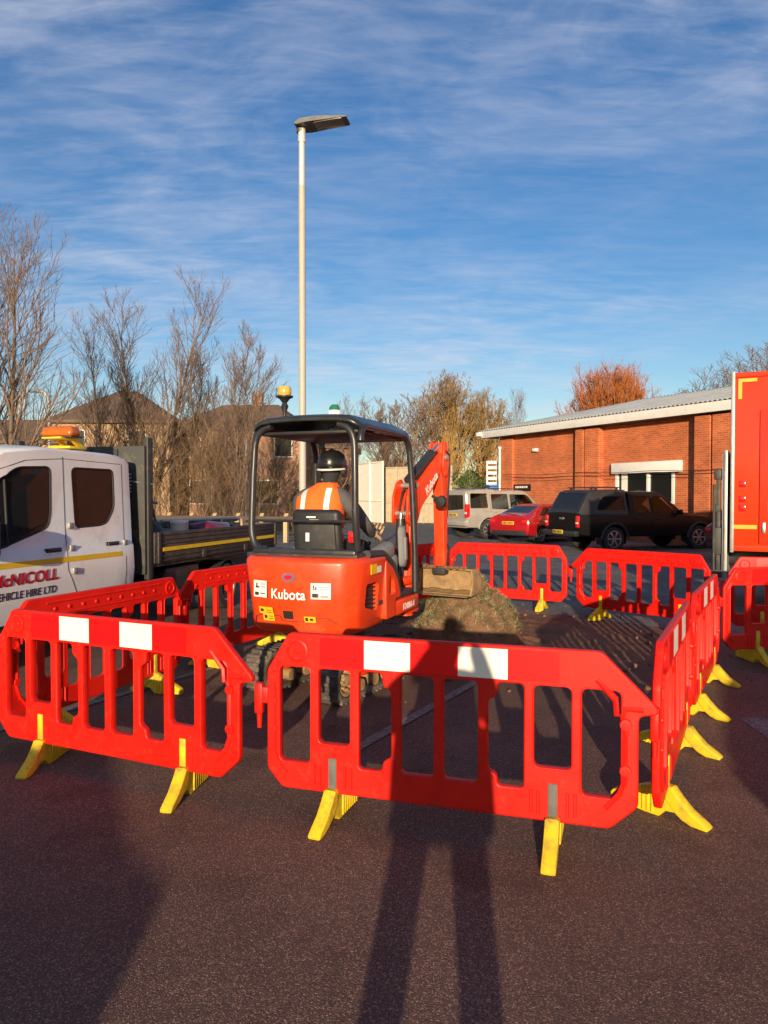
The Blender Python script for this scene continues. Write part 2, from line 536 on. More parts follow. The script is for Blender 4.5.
M['sticker_blue'] = mat('sticker_blue', (0.12, 0.13, 0.22), 0.35, var=0.1)
M['mud'] = mat('dried_mud', (0.31, 0.20, 0.095), 0.85, spec=0.25, var=0.25, vscale=8, bump=0.6, bscale=30, dirt=(0.13, 0.09, 0.06), damt=0.4, dscale=6)
M['mud_track'] = mat('muddy_rubber', (0.06, 0.052, 0.045), 0.9, var=0.3, vscale=9, bump=0.5, bscale=40, dirt=(0.24, 0.19, 0.14), damt=0.5, dscale=6)
M['hi_vis'] = mat('hi_vis_orange', (0.90, 0.13, 0.012), 0.75, var=0.12, vscale=14, bump=0.5, bscale=14)
M['tape_silver'] = mat('silver_tape', (0.72, 0.70, 0.66), 0.4, 0.1, var=0.1, vscale=20)
M['jacket_grey'] = mat('grey_jacket', (0.085, 0.082, 0.08), 0.85, var=0.2, vscale=10, bump=0.5, bscale=18)
M['dark_cloth'] = mat('dark_cloth', (0.02, 0.021, 0.025), 0.9, var=0.2, vscale=10, bump=0.3, bscale=25)
M['helmet'] = mat('black_helmet', (0.012, 0.012, 0.013), 0.28, spec=0.55, var=0.2)
M['skin'] = mat('skin', (0.50, 0.28, 0.19), 0.55, var=0.08, vscale=9)
M['glove'] = mat('tan_glove', (0.42, 0.28, 0.15), 0.85, var=0.2, vscale=20, bump=0.4, bscale=60)
M['hair'] = mat('brown_hair', (0.03, 0.02, 0.012), 0.7, var=0.3, vscale=30)
M['pole'] = mat('pale_column_paint', (0.40, 0.375, 0.32), 0.55, var=0.08, vscale=2, dirt=(0.3, 0.26, 0.2), damt=0.2)
M['pole_light'] = mat('pale_galvanised', (0.62, 0.58, 0.52), 0.45, 0.3, var=0.08)
M['lantern'] = mat('lantern_grey', (0.13, 0.13, 0.125), 0.42, 0.5, var=0.1)
M['lantern_glass'] = mat('lantern_glass', (0.30, 0.27, 0.22), 0.25, var=0.1, vscale=30)
M['brick'] = brick_mat('red_brick', (0.54, 0.112, 0.026), (0.37, 0.066, 0.019), (0.44, 0.235, 0.12))
M['house_brick'] = brick_mat('house_brick', (0.36, 0.16, 0.085), (0.28, 0.12, 0.07), (0.35, 0.28, 0.22))
M['house_tan'] = brick_mat('house_tan_brick', (0.42, 0.25, 0.12), (0.36, 0.20, 0.10), (0.36, 0.30, 0.22))
M['roof_tile'] = mat('roof_tile', (0.14, 0.09, 0.058), 0.85, var=0.2, vscale=2, bump=0.5, bscale=14)
M['roof_sheet'] = mat('grey_roof_sheet', (0.52, 0.53, 0.49), 0.5, 0.1, var=0.1, vscale=1.0, dirt=(0.16, 0.16, 0.15), damt=0.25)
M['white_trim'] = mat('white_trim', (0.72, 0.70, 0.66), 0.5, var=0.05, dirt=(0.4, 0.36, 0.3), damt=0.15, dscale=2)
M['soffit'] = mat('soffit_dark', (0.10, 0.085, 0.07), 0.7, var=0.1)
M['lorry_red'] = mat('lorry_red', (0.72, 0.040, 0.006), 0.35, coat=0.3, var=0.05, vscale=1.5, dirt=(0.45, 0.04, 0.02), damt=0.15, dscale=3)
M['lorry_red_b'] = mat('lorry_red_panel', (0.64, 0.030, 0.006), 0.35, coat=0.3, var=0.06)
M['suv_silver'] = mat('silver_beige_paint', (0.43, 0.41, 0.365), 0.32, 0.35, coat=0.6, var=0.05, dirt=(0.3, 0.26, 0.2), damt=0.2)
M['car_red'] = mat('metallic_red_paint', (0.42, 0.008, 0.012), 0.28, 0.2, coat=0.9, var=0.05)
M['pickup_black'] = mat('dark_pickup_paint', (0.007, 0.006, 0.006), 0.42, 0.0, spec=0.22, coat=0.08, var=0.1, dirt=(0.02, 0.015, 0.012), damt=0.1, dscale=3, coat_rough=0.12)
M['canopy_black'] = mat('pickup_canopy', (0.018, 0.016, 0.015), 0.5, coat=0.15, var=0.1, dirt=(0.07, 0.055, 0.045), damt=0.2, coat_rough=0.2)
M['maroon'] = mat('maroon_paint', (0.16, 0.008, 0.025), 0.28, 0.2, coat=0.8, var=0.05)
M['navy'] = mat('navy_paint', (0.02, 0.035, 0.09), 0.28, 0.2, coat=0.8, var=0.05)
M['lamp_red'] = mat('rear_lamp_red', (0.6, 0.012, 0.012), 0.15, spec=0.6, var=0.2, vscale=30)
M['lamp_clear'] = mat('clear_lamp', (0.6, 0.58, 0.55), 0.12, spec=0.7, var=0.1)
M['plate_yellow'] = mat('plate_yellow', (0.75, 0.45, 0.02), 0.4, var=0.06)
M['cream_panel'] = mat('cream_steel', (0.76, 0.72, 0.63), 0.55, var=0.06, dirt=(0.38, 0.3, 0.2), damt=0.2)
M['tan_panel'] = mat('tan_fence_panel', (0.42, 0.35, 0.24), 0.7, var=0.12, dirt=(0.25, 0.2, 0.13), damt=0.3)
M['rail_wood'] = mat('weathered_rail', (0.075, 0.055, 0.04), 0.85, var=0.25, vscale=7)
M['post_wood'] = mat('pale_cut_post', (0.46, 0.33, 0.18), 0.8, var=0.15)
M['blue_plastic'] = mat('blue_plastic', (0.03, 0.13, 0.36), 0.45, var=0.1)
M['sign_black'] = mat('black_sign', (0.015, 0.014, 0.014), 0.4, var=0.1)
M['concrete'] = mat('concrete', (0.34, 0.32, 0.29), 0.85, var=0.2, vscale=3)
M['bark_grey'] = leafy_mat('bark_grey', (0.12, 0.085, 0.06), (0.20, 0.145, 0.10))
M['twig_grey'] = leafy_mat('twig_grey', (0.16, 0.11, 0.08), (0.25, 0.17, 0.12))
M['twig_gold'] = leafy_mat('twig_gold', (0.25, 0.145, 0.045), (0.40, 0.25, 0.085))
M['twig_brown'] = leafy_mat('twig_brown', (0.12, 0.075, 0.035), (0.24, 0.15, 0.07))
M['twig_olive'] = leafy_mat('twig_olive', (0.10, 0.07, 0.035), (0.21, 0.145, 0.06))
M['twig_orange'] = leafy_mat('twig_orange', (0.36, 0.105, 0.028), (0.48, 0.17, 0.045))
M['bark_orange'] = leafy_mat('bark_orange', (0.26, 0.10, 0.045), (0.34, 0.15, 0.07))
M['dry_grass'] = leafy_mat('dry_grass', (0.085, 0.085, 0.035), (0.30, 0.26, 0.14), scale=9)
M['lorry_yellow'] = mat('lorry_yellow', (0.80, 0.36, 0.012), 0.45, var=0.08)
M['leaf_green'] = leafy_mat('leaf_green', (0.045, 0.075, 0.02), (0.09, 0.12, 0.035), scale=3)
# ================================================================== ground
def sheet(name, pts, z, m, kind='structure'):
    mb = MB()
    mb.bm.faces.new([mb.bm.verts.new((p[0], p[1], z)) for p in pts])
    o = mb.build(name, m, smooth=0)
    return tag(o, kind=kind)


sheet('ground', [(-700, -300), (700, -300), (700, 900), (-700, 900)], -0.02, M['earth'])
sheet('car_park', [(-9.5, -40), (60, -40), (60, 75), (2.5, 75), (-6, 27.2), (-9.5, 23)], 0.0, M['tarmac'])


sheet('lit_ground_sheet', [(-9.2, 13.0), (-1.5, 11.2), (2.6, 10.75), (4.4, 9.0), (9, 8.6), (60, 8.6), (60, 75), (2.5, 75), (-6, 27.2), (-9.4, 23)], 0.004, M['pale_tarmac'])  # far ground laid lighter: sunlight and sky reflection put into its colour


def line_strip(a, b, w, z=0.008):
    a = Vector((*a, 0)); b = Vector((*b, 0))
    n = (b - a).normalized().cross(Vector((0, 0, 1))) * (w / 2)
    return sheet('bay_line', [a + n, b + n, b - n, a - n], z, M['line'])


line_strip((-0.55, 4.42), (1.05, 7.2), 0.09)
line_strip((-3.0, 5.2), (-1.4, 8.0), 0.09)
line_strip((2.6, 4.0), (4.3, 6.9), 0.09)
for k in range(4):
    line_strip((5.0 + 1.2 * k + 0.0, 23.6 - 2.35 * k), (9.2 + 1.2 * k, 25.9 - 2.35 * k), 0.1, 0.012)

sheet('pale_patch', [(2.72, 4.72), (3.9, 4.72), (3.9, 5.78), (2.78, 5.75)], 0.004, M['pale_tarmac'])  # paler four-sided patch on the ground

# dug-over soil inside the barriers: rough sheet with its own height
def soil_patch():
    poly = [(0.25, 8.0), (0.9, 7.75), (1.8, 7.6), (2.6, 7.5), (3.15, 7.9), (3.3, 8.8), (2.95, 9.7), (2.4, 10.4), (1.7, 10.9), (0.9, 10.9), (0.3, 10.1), (0.05, 9.0)]
    c = Vector((1.65, 9.2))
    mb = MB(); bm = mb.bm
    n = 96; rings = 26
    import bisect
    pr = []
    for k in range(n):
        a = 2 * PI * k / n
        d = Vector((math.cos(a), math.sin(a)))
        best = 1.0
        for i in range(len(poly)):
            p = Vector(poly[i]) - c; q = Vector(poly[(i + 1) % len(poly)]) - c
            e = q - p
            den = d.x * e.y - d.y * e.x
            if abs(den) < 1e-9: continue
            t = (p.x * e.y - p.y * e.x) / den
            u = (p.x * d.y - p.y * d.x) / den
            if t > 0 and -1e-6 <= u <= 1 + 1e-6: best = t
        pr.append(best * (1 + 0.06 * noise.noise((math.cos(a) * 4, math.sin(a) * 4, 1.0))))
    R0 = []
    for r in range(rings + 1):
        f = r / rings
        ring = []
        for k in range(n):
            a = 2 * PI * k / n
            x = c.x + math.cos(a) * pr[k] * f; y = c.y + math.sin(a) * pr[k] * f
            edge = min(1, (1 - f) * 5)
            h = 0.028 + 0.05 * noise.noise((x * 2.2, y * 2.2, 0)) + 0.035 * noise.noise((x * 7, y * 7, 3)) + 0.018 * noise.noise((x * 19, y * 19, 5))
            z = -0.012 + edge * max(0.022, h)
            ring.append(bm.verts.new((x, y, z)))
            if r == 0: break
        R0.append(ring)
    for r in range(rings):
        A, B = R0[r], R0[r + 1]
        for k in range(n):
            if len(A) == 1: bm.faces.new((A[0], B[k], B[(k + 1) % n]))
            else: bm.faces.new((A[k], B[k], B[(k + 1) % n], A[(k + 1) % n]))
    o = mb.build('soil', M['soil'], smooth=60)
    return tag(o, kind='structure')


soil_patch()


def spoil_heap():
    root = thing('soil_heap', 'mound of dug turf and dry grass under the digger bucket', 'soil heap', (1.02, 9.0, 0))
    mb = MB(); bm = mb.bm
    n, rings = 60, 22
    def hz(x, y):
        q = (x / 0.66) ** 2 + (y / 0.72) ** 2
        b = max(0.0, 1 - q) ** 0.62 * 0.60
        return b * (1 + 0.55 * noise.noise((x * 3.2 + 4, y * 3.2, 2))) + min(1, b * 6) * (0.11 * noise.noise((x * 8, y * 8, 1)) + 0.045 * noise.noise((x * 20, y * 20, 1)))
    RR = []
    for r in range(rings + 1):
        f = r / rings
        ring = []
        for k in range(n):
            a = 2 * PI * k / n
            x = math.cos(a) * 0.68 * f; y = math.sin(a) * 0.74 * f
            ring.append(bm.verts.new((x, y, max(-0.01, hz(x, y)))))
            if r == 0: break
        RR.append(ring)
    for r in range(rings):
        A, B = RR[r], RR[r + 1]
        for k in range(n):
            if len(A) == 1: bm.faces.new((A[0], B[k], B[(k + 1) % n]))
            else: bm.faces.new((A[k], B[k], B[(k + 1) % n], A[(k + 1) % n]))
    mb.build('soil', M['soil'], root, 60)
    # dry grass and roots sticking out all over the dug turf
    rnd = random.Random(5)
    V, F = [], []
    for i in range(10000):
        a = rnd.uniform(0, 2 * PI); q = math.sqrt(rnd.random()) * 0.97
        x = math.cos(a) * 0.65 * q; y = math.sin(a) * 0.71 * q
        z = hz(x, y)
        cl = noise.noise((x * 5, y * 5, 7))
        if cl < -0.30: continue
        L = rnd.uniform(0.03, 0.10)
        d = Vector((rnd.gauss(0, 1), rnd.gauss(0, 1), rnd.uniform(0.0, 1.3))); d.normalize()
        s = d.cross(Vector((rnd.gauss(0, 1), rnd.gauss(0, 1), rnd.gauss(0, 1)))).normalized() * rnd.uniform(0.002, 0.005)
        p = Vector((x, y, z - 0.01))
        mid = p + d * L * 0.55 + Vector((0, 0, 0.01)); e = p + d * L - Vector((0, 0, L * 0.25))
        k = len(V)
        V += [p - s, p + s, mid + s * 0.8, mid - s * 0.8, e]
        F += [(k, k + 1, k + 2, k + 3), (k + 3, k + 2, k + 4)]
    me = bpy.data.meshes.new('dry_grass'); me.from_pydata(V, [], F)
    g = link_mesh('dry_grass', me, M['dry_grass'], root)
    tag(g, kind='stuff')


spoil_heap()


def crumbs():
    rnd = random.Random(31)
    mb = MB(); bm = mb.bm
    for i in range(620):
        if i < 380:
            a = rnd.uniform(0, 2 * PI); q = rnd.gauss(1.15, .28)
            x = 1.5 + math.cos(a) * 1.7 * q; y = 9.1 + math.sin(a) * 1.75 * q
        else:
            x = 1.02 + rnd.gauss(0, .42); y = 8.9 + rnd.gauss(0, .45)
            if (x - 1.02) ** 2 + (y - 9.0) ** 2 < .42 and i < 560: continue
        s = abs(rnd.gauss(0, .013)) + .006
        z = s * .4
        q2 = ((x - 1.02) / .66) ** 2 + ((y - 9.0) / .72) ** 2
        if q2 < 1: z += (1 - q2) ** .62 * .60
        r = bmesh.ops.create_icosphere(bm, subdivisions=1, radius=1)
        for v in r['verts']:
            v.co = Vector((x, y, z)) + Vector((v.co.x * s * rnd.uniform(.7, 1.3), v.co.y * s * rnd.uniform(.7, 1.3), v.co.z * s * rnd.uniform(.5, 1)))
    o = mb.build('soil_crumbs', M['soil'], smooth=0)
    tag(o, 'crumbs of soil scattered round the dig', 'soil', kind='stuff')


crumbs()



# ================================================================== barriers
BL = 1.93


def barrier_proto():
    root = thing('plastic_barrier', 'x', 'barrier', (0, 0, 0))
    z0, z1 = 0.15, 1.0
    outline = [(0.0, 0.25), (0.09, z0), (BL - 0.13, z0), (BL, 0.27), (BL, 0.70), (BL + 0.085, 0.715), (BL + 0.085, 0.745), (BL - 0.17, z1), (0.13, z1), (0.0, 0.79)]
    outline = round_poly(outline, 0.025, 3)
    loops = [outline]
    # eight slots; the two over the feet are shorter
    xs = [0.078 + i * 0.2275 for i in range(8)]
    w = 0.178
    for i, x in enumerate(xs):
        zb = 0.415 if i in (1, 6) else 0.30
        if i in (2, 5):
            # notched slot
            s = 1 if i == 2 else -1
            c = x + w / 2
            pts = [(-w / 2, zb), (w / 2 - 0.05, zb), (w / 2 - 0.045, zb + 0.055), (w / 2, zb + 0.075), (w / 2, 0.725), (w / 2 - 0.045, 0.745), (w / 2 - 0.05, 0.815), (-w / 2, 0.815)]
            pts = [(c + s * p[0], p[1]) for p in pts]
            if s < 0: pts.reverse()
            loops.append(round_poly(pts, 0.022, 3))
        else:
            loops.append(rrect(x, zb, x + w, 0.815, 0.028, 4))
    me = curve_mesh(loops, 0.021, 0.009, 2)
    mb = MB(); mb.mesh(me, XZ)
    # thicker rails: bottom band, top band, slot rims
    for i, x in enumerate(xs):
        zb = 0.415 if i in (1, 6) else 0.30
        if i in (2, 5): continue
        ro = rrect(x - 0.009, zb - 0.009, x + w + 0.009, 0.824, 0.034, 4)
        ri = rrect(x - 0.001, zb - 0.001, x + w + 0.001, 0.816, 0.028, 4)
        mb.mesh(curve_mesh([ro, ri], 0.025, 0.004, 1), XZ)
    # embossed ribs at the ends, both faces
    for sgn in (-1, 1):
        y = sgn * 0.021
        rib = [(BL - 0.19, 0.865), (BL - 0.105, 0.77), (BL - 0.10, 0.70)]
        mb.tube([(p[0], y, p[1]) for p in rib], 0.014, 6)
        mb.tube([(BL + 0.02, y, 0.735), (BL - 0.06, y, 0.735), (BL - 0.075, y, 0.70), (BL - 0.06, y, 0.66), (BL - 0.06, y, 0.40), (BL - 0.085, y, 0.33), (BL - 0.15, y, 0.25)], 0.014, 6)
        mb.tube([(0.045, y, 0.72), (0.045, y, 0.35), (0.075, y, 0.28), (0.12, y, 0.235)], 0.011, 6)
        mb.tube([(0.045, y, 0.78), (0.08, y, 0.84)], 0.011, 6)
        for zz in (0.66, 0.44):
            mb.lathe([(0.030, -0.006), (0.026, 0.014), (0.0, 0.016)], T(BL - 0.06, y, zz) @ RX(R(90 if sgn < 0 else -90)), 12)
        for zz in (0.62, 0.47):
            mb.lathe([(0.02, -0.006), (0.016, 0.008), (0.0, 0.010)], T(0.045, y, zz) @ RX(R(90 if sgn < 0 else -90)), 12)
        # roundel at the plain end
        mb.lathe([(0.062, -0.002), (0.062, 0.008), (0.052, 0.011), (0.048, 0.005), (0.014, 0.005), (0.010, 0.009), (0.0, 0.009)], T(0.185, y, 0.905) @ RX(R(90 if sgn < 0 else -90)), 24)
        # ribs beside the foot sockets
        for fx in (0.385, 1.535):
            for dx in (-0.105, -0.07, 0.07, 0.105):
                mb.tube([(fx + dx, y, 0.185), (fx + dx, y, 0.30)], 0.008, 6)
    # back of the top band: long rib and bumps
    mb.tube([(0.33, 0.021, 0.955), (1.6, 0.021, 0.955)], 0.009, 6)
    mb.tube([(0.33, 0.021, 0.865), (1.6, 0.021, 0.865)], 0.007, 6)
    for k in range(9):
        mb.sphere((0.40 + k * 0.14, 0.021, 0.905), (0.016, 0.010, 0.016), 8, 6)
    mb.build('panel', M['red_plastic'], root, 40)
    # hook and drop pin at the plain end
    tb = MB()
    tb.box((-0.035, 0, 0.645), (0.075, 0.035, 0.09), 0.008)
    tb.box((-0.055, 0, 0.625), (0.05, 0.042, 0.17), 0.01)
    tb.tube([(-0.055, 0, 0.56), (-0.055, 0, 0.46)], [0.017, 0.013], 10)
    tb.build('hook', M['red_plastic'], root, 40)
    # reflective strip, front only
    yb = -0.0235
    cols = ['r', 'w', 'r', 'w', 'r']
    for k, c in enumerate(cols):
        s = MB()
        s.box((0.315 + 0.125 + k * 0.25, yb, 0.908), (0.25, 0.004, 0.15), 0)
        st = s.build('reflective_strip', M['refl_white' if c == 'w' else 'refl_red'], root, 0)
        tag(st, 'white reflective strip' if c == 'w' else 'red reflective strip')
    # feet
    for i, fx in enumerate((0.385, 1.535)):
        prof = [(-0.245, 0.0), (-0.255, 0.014), (-0.24, 0.030), (-0.155, 0.080), (-0.095, 0.135), (-0.055, 0.180), (0.03, 0.180),
                (0.05, 0.174), (0.295, 0.070), (0.31, 0.05), (0.305, 0.018), (0.10, 0.0), (0.02, 0.0), (-0.02, 0.04), (-0.07, 0.045), (-0.11, 0.018), (-0.16, 0.0)]
        fm = curve_mesh([prof], 0.027, 0.006, 1)
        f = MB(); f.mesh(fm, T(fx, 0, 0) @ YZ)
        # thick toe and ribs on the wing
        toe = [(-0.247, 0.002), (-0.252, 0.014), (-0.237, 0.028), (-0.153, 0.077), (-0.093, 0.132), (-0.055, 0.176), (0.0, 0.176), (-0.025, 0.10), (-0.075, 0.05), (-0.14, 0.018), (-0.20, 0.002)]
        f.mesh(curve_mesh([toe], 0.035, 0.007, 1), T(fx, 0, 0) @ YZ)
        for k in range(8):
            yy = 0.055 + k * 0.027
            top = 0.170 - (yy - 0.045) * 0.43
            f.box((fx, yy, (top + 0.012) / 2), (0.070, 0.012, top - 0.012), 0.004)
        fo = f.build('foot', M['yellow_foot'], root, 40); fo.data.name = 'foot_near' if i == 0 else 'foot_far'
        st = MB()
        st.box((fx, 0.0, 0.24), (0.046, 0.054, 0.20), 0.007)
        st.build('foot_stem', M['yellow_foot'], root, 40)
    return root


bar0 = barrier_proto()
BARS = [
    ((-0.636, 4.05), (1.20, 3.47), 'red plastic barrier nearest the camera, in front of the digger, with grey foot stems'),
    ((-2.55, 4.90), (-0.775, 4.085), 'red plastic barrier at left front with white reflective blocks, reaching the left frame edge'),
    ((-1.90, 6.88), (-2.60, 5.10), 'red plastic barrier running alongside the white truck cab, with no white blocks'),
    ((-1.09, 8.86), (-1.97, 7.12), 'red plastic barrier between truck bed and digger, half hidden by the digger'),
    ((-0.10, 10.45), (-1.05, 8.95), 'red plastic barrier behind the digger seat, almost wholly hidden'),
    ((0.98, 11.98), (-0.02, 10.55), 'red plastic barrier behind the digger arm, only its end seen left of the bucket'),
    ((2.74, 11.02), (1.03, 11.95), 'far red plastic barrier in front of the red car and silver car'),
    ((4.10, 9.25), (2.80, 10.66), 'far red plastic barrier in front of the dark pickup, its lower half in shade'),
    ((1.35, 3.64), (2.23, 5.38), 'red plastic barrier seen nearly edge on, the nearer one on the right side'),
    ((2.30, 5.50), (3.24, 7.18), 'red plastic barrier seen nearly edge on, the farther one on the right side'),
    ((3.50, 7.62), (5.40, 7.85), 'shaded red plastic barrier at the right edge with a round boss at its corner'),
    ((4.22, 9.05), (6.05, 8.55), 'shaded red plastic barrier right below the red lorry, behind another barrier'),
]
for i, (a, b, lab) in enumerate(BARS):
    o = bar0 if i == 0 else copy_tree(bar0)
    o.location = (a[0], a[1], 0)
    o.rotation_euler = (0, 0, math.atan2(b[1] - a[1], b[0] - a[0]))
    tag(o, lab, 'barrier', 'red barriers round the dig')
    rr_ = random.Random(100 + i)
    for ch in o.children:
        if ch.name.startswith('foot') and not ch.name.startswith('foot_stem'):
            fx = .385 if ch.data.name.endswith('near') else 1.535
            a_ = R({0: 0, 1: 17, 8: -18, 9: -15}.get(i, 0) + rr_.uniform(-4, 4))
            ch.location = (fx - fx * math.cos(a_), -fx * math.sin(a_), 0); ch.rotation_euler = (0, 0, a_)
    if i == 0:
        first_children = list(o.children)
# the nearest barrier has worn grey foot stems: own material through the object slot
for ch in first_children:
    if ch.name.startswith('foot_stem'):
        ch.material_slots[0].link = 'OBJECT'
        ch.material_slots[0].material = M['grey_stem']
        tag(ch, 'worn grey foot stem')

# ================================================================== lamp column
def lamp_post():
    x, y = -1.43, 13.0
    H = at(302, 128, y).z
    root = thing('street_lamp', 'tall pale lamp column with flat lantern pointing right, behind the digger', 'street lamp', (x, y, 0))
    c = MB()
    c.lathe([(0.085, 0), (0.085, 0.9), (0.083, 1.0), (0.062, 1.06), (0.060, H - 1.0), (0.0, H - 1.0)], None, 20)
    c.box((0, -0.083, 0.6), (0.09, 0.012, 0.5), 0.004)
    c.build('column', M['pole'], root)
    c = MB(); c.lathe([(0.056, H - 1.0), (0.054, H - 0.25), (0.066, H - 0.25), (0.066, H + 0.02), (0.0, H + 0.02)], None, 20)
    c.build('column_top', M['pole_light'], root)
    # lantern: flat wedge head pointing right and slightly away
    l = MB()
    prof = [(-0.10, 0.075), (0.02, 0.115), (0.30, 0.115), (0.82, 0.095), (0.84, 0.08), (0.82, 0.066), (0.12, 0.03), (-0.04, 0.02), (-0.10, 0.04)]
    pl = [(p[0], 0, p[1]) for p in prof]
    l.prism(pl, (0, -0.20, 0), (0, 0.20, 0))
    bmesh.ops.bevel(l.bm, geom=list(l.bm.edges), offset=0.008, segments=2, affect='EDGES')
    def sh(v):
        k = 1.0 - 0.25 * max(0, (v.x - 0.5) / 0.4) - 0.35 * max(0, (-v.x + 0.05) / 0.2)
        return Vector((v.x, v.y * k, v.z))
    l.bend(sh)
    ML = T(0, 0, H - 0.03) @ RZ(R(-12))
    l.rot(ML)
    hd = l.build('lantern', M['lantern'], root)
    l = MB(); l.box((0.50, 0, 0.020), (0.5, 0.30, 0.012), 0.003, T(0, 0, 0) @ RY(R(-3)))
    l.rot(ML); l.build('lens', M['lantern_glass'], hd)
    l = MB(); l.tube([(-0.02, 0, -0.05), (-0.02, 0, 0.10)], 0.075, 16); l.box((0.10, 0, 0.10), (0.20, 0.12, 0.12), 0.03)
    l.rot(ML); l.build('spigot', M['lantern'], hd)


lamp_post()


def small_lamp():
    Y = 36
    p = at(41, 470, Y); top = at(46, 391, Y)
    root = thing('street_lamp', 'small distant grey lamp post with curved top, beside the left house', 'street lamp', (p.x, Y, 0))
    c = MB()
    H = top.z
    c.tube([(0.4, 0, 0), (0.4, 0, H - 0.7), (0.36, 0, H - 0.3), (0.18, 0, H - 0.05), (-0.1, 0, H)], 0.085, 8)
    c.build('column', M['steel'], root)
    c = MB(); c.box((-0.3, 0, H - 0.01), (0.55, 0.22, 0.12), 0.04); c.build('lantern', M['lantern'], root)


small_lamp()

# ================================================================== brick building
BLx, BLy = 5.72, 36.0
bdir = Vector((6.05, -11.2)).normalized()
brot = math.atan2(bdir.y, bdir.x)


def wall_hit(px, py, off=0.0):
    """pixel -> (s along wall, z) on the wall plane moved out by off"""
    n = Vector((-bdir.y, bdir.x))       # into the building
    o = Vector((BLx, BLy)) - n * off
    r = ray(px, py)
    d = Vector((r.x, r.y))
    t = o.dot(n) / d.dot(n)
    q = d * t - o
    return q.dot(bdir), CAM_H + r.z * t


def building():
    root = thing('brick_building', 'long single storey red brick building with white fascia and grey sheet roof', 'building', (BLx, BLy, 0), brot)
    L = 24.0; D = 9.0; HW = 4.70
    w = MB()
    w.box((L / 2, D / 2, HW / 2), (L, D, HW))
    wall = w.build('wall', M['brick'], root, 0)
    # window opening
    s0, zt = wall_hit(616, 471); s1, zb = wall_hit(674, 520)
    zb = 1.45
    c = MB(); c.box(((s0 + s1) / 2, 0, (zt + zb) / 2), (s1 - s0, 0.24, zt - zb)); cut(wall, c)
    wf = MB()
    mid = wall_hit(648, 480)[0]
    fw = 0.085
    wf.box((s0 + fw / 2, 0.02, (zt + zb) / 2), (fw * 1.6, 0.10, zt - zb), 0.006)
    wf.box((s1 - fw / 2, 0.02, (zt + zb) / 2), (fw * 1.6, 0.10, zt - zb), 0.006)
    wf.box((mid, 0.022, (zt + zb) / 2), (fw * 1.5, 0.09, zt - zb - 0.12), 0.006)
    wf.box(((s0 + s1) / 2, 0.021, zb + 0.035), (s1 - s0 - 0.1, 0.09, 0.07), 0.006)
    wf.box(((s0 + s1) / 2, 0.021, zt - 0.035), (s1 - s0 - 0.1, 0.09, 0.07), 0.006)
    wf.box((s0 + 0.42, 0.03, (zt + zb) / 2), (0.28, 0.03, zt - zb - 0.14), 0.0)
    win = wf.build('window', M['white_trim'], root)
    g = MB(); g.box(((s0 + s1) / 2, 0.075, (zt + zb) / 2), (s1 - s0 - 0.02, 0.02, zt - zb - 0.02)); g.build('pane', M['glass'], win, 0)
    # roller shutter housing over the window
    a0, ht = wall_hit(611, 463.5, 0.2); a1, hb = wall_hit(679, 471.5, 0.2)
    sb = MB(); sb.box(((a0 + a1) / 2, -0.10, (ht + hb) / 2), (a1 - a0, 0.20, ht - hb), 0.012); sb.build('shutter_box', M['white_trim'], root)
    # brick piers
    for px0, px1, d in ((499, 512, 0.12), (575, 582, 0.34), (584.5, 598, 0.30), (694, 709, 0.36), (712, 731, 0.34)):
        p0 = wall_hit(px0, 480, d)[0]; p1 = wall_hit(px1, 480, d)[0]
        if px0 == 499: p0 = 0.0
        m = MB(); m.box(((p0 + p1) / 2, -d / 2 - 0.002, HW / 2 - 0.1), (p1 - p0, d, HW - 0.2)); m.build('pier', M['brick'], root, 0)
    # roof: corrugated sheet from eave to ridge and down again
    ov = 0.62; e0 = -0.85
    ez = 4.95; rz = 6.18; rdepth = 4.6
    r = MB(); bm = r.bm
    n = int((L - e0) / 0.045)
    prev = None
    for k in range(n + 1):
        x = e0 + (L - e0) * k / n
        dz = 0.028 * math.sin(x / 0.19 * 2 * PI)
        t = min(x - e0, rdepth + ov - 0.02); zt_ = ez + (rz - ez) * t / (rdepth + ov)
        rows = [(-ov, ez), (-ov + t, zt_), (D + ov - t, zt_), (D + ov, ez)]
        cur = [bm.verts.new((x, y, z + dz)) for y, z in rows] + [bm.verts.new((x, y, z + dz - 0.012)) for y, z in reversed(rows)]
        if prev:
            for j in range(8):
                bm.faces.new((prev[j], prev[(j + 1) % 8], cur[(j + 1) % 8], cur[j]))
        prev = cur
    r.build('roof', M['roof_sheet'], root, 60)
    # gable triangle under the roof at the far end, fascia, soffit, gutter end
    f = MB(); f.box(((L + e0) / 2, -ov + 0.045, ez - 0.205), (L - e0 - 0.02, 0.05, 0.33), 0.006)
    f.build('fascia', M['white_trim'], root)
    f = MB(); f.box(((L + e0) / 2, -ov / 2 + 0.06, ez - 0.36), (L - e0 - 0.06, ov - 0.03, 0.03)); f.build('soffit', M['soffit'], root, 0)
    f = MB()
    f.prism([(e0 + 0.04, -ov + 0.075, ez - 0.37), (e0 + 0.04, D + ov - 0.1, ez - 0.37), (e0 + 0.04, D + ov - 0.1, ez - 0.04), (e0 + 0.04, -ov + 0.075, ez - 0.04)], (0, 0, 0), (0.05, 0, 0))
    f.build('gable_board', M['white_trim'], root, 0)
    f = MB(); f.box((e0 - 0.10, -ov - 0.06, ez - 0.18), (0.32, 0.14, 0.20), 0.02); f.build('gutter_end', M['white_trim'], root)
    # white vent pipe at the far corner
    p, zt2 = wall_hit(501, 449, 0.15)
    v = MB(); v.tube([(max(0.12, p), -0.22, 0.0), (max(0.12, p), -0.22, zt2)], 0.055, 12); v.lathe([(0.055, 0), (0.085, 0.01), (0.085, 0.10), (0.0, 0.12)], T(max(0.12, p), -0.22, zt2), 12)
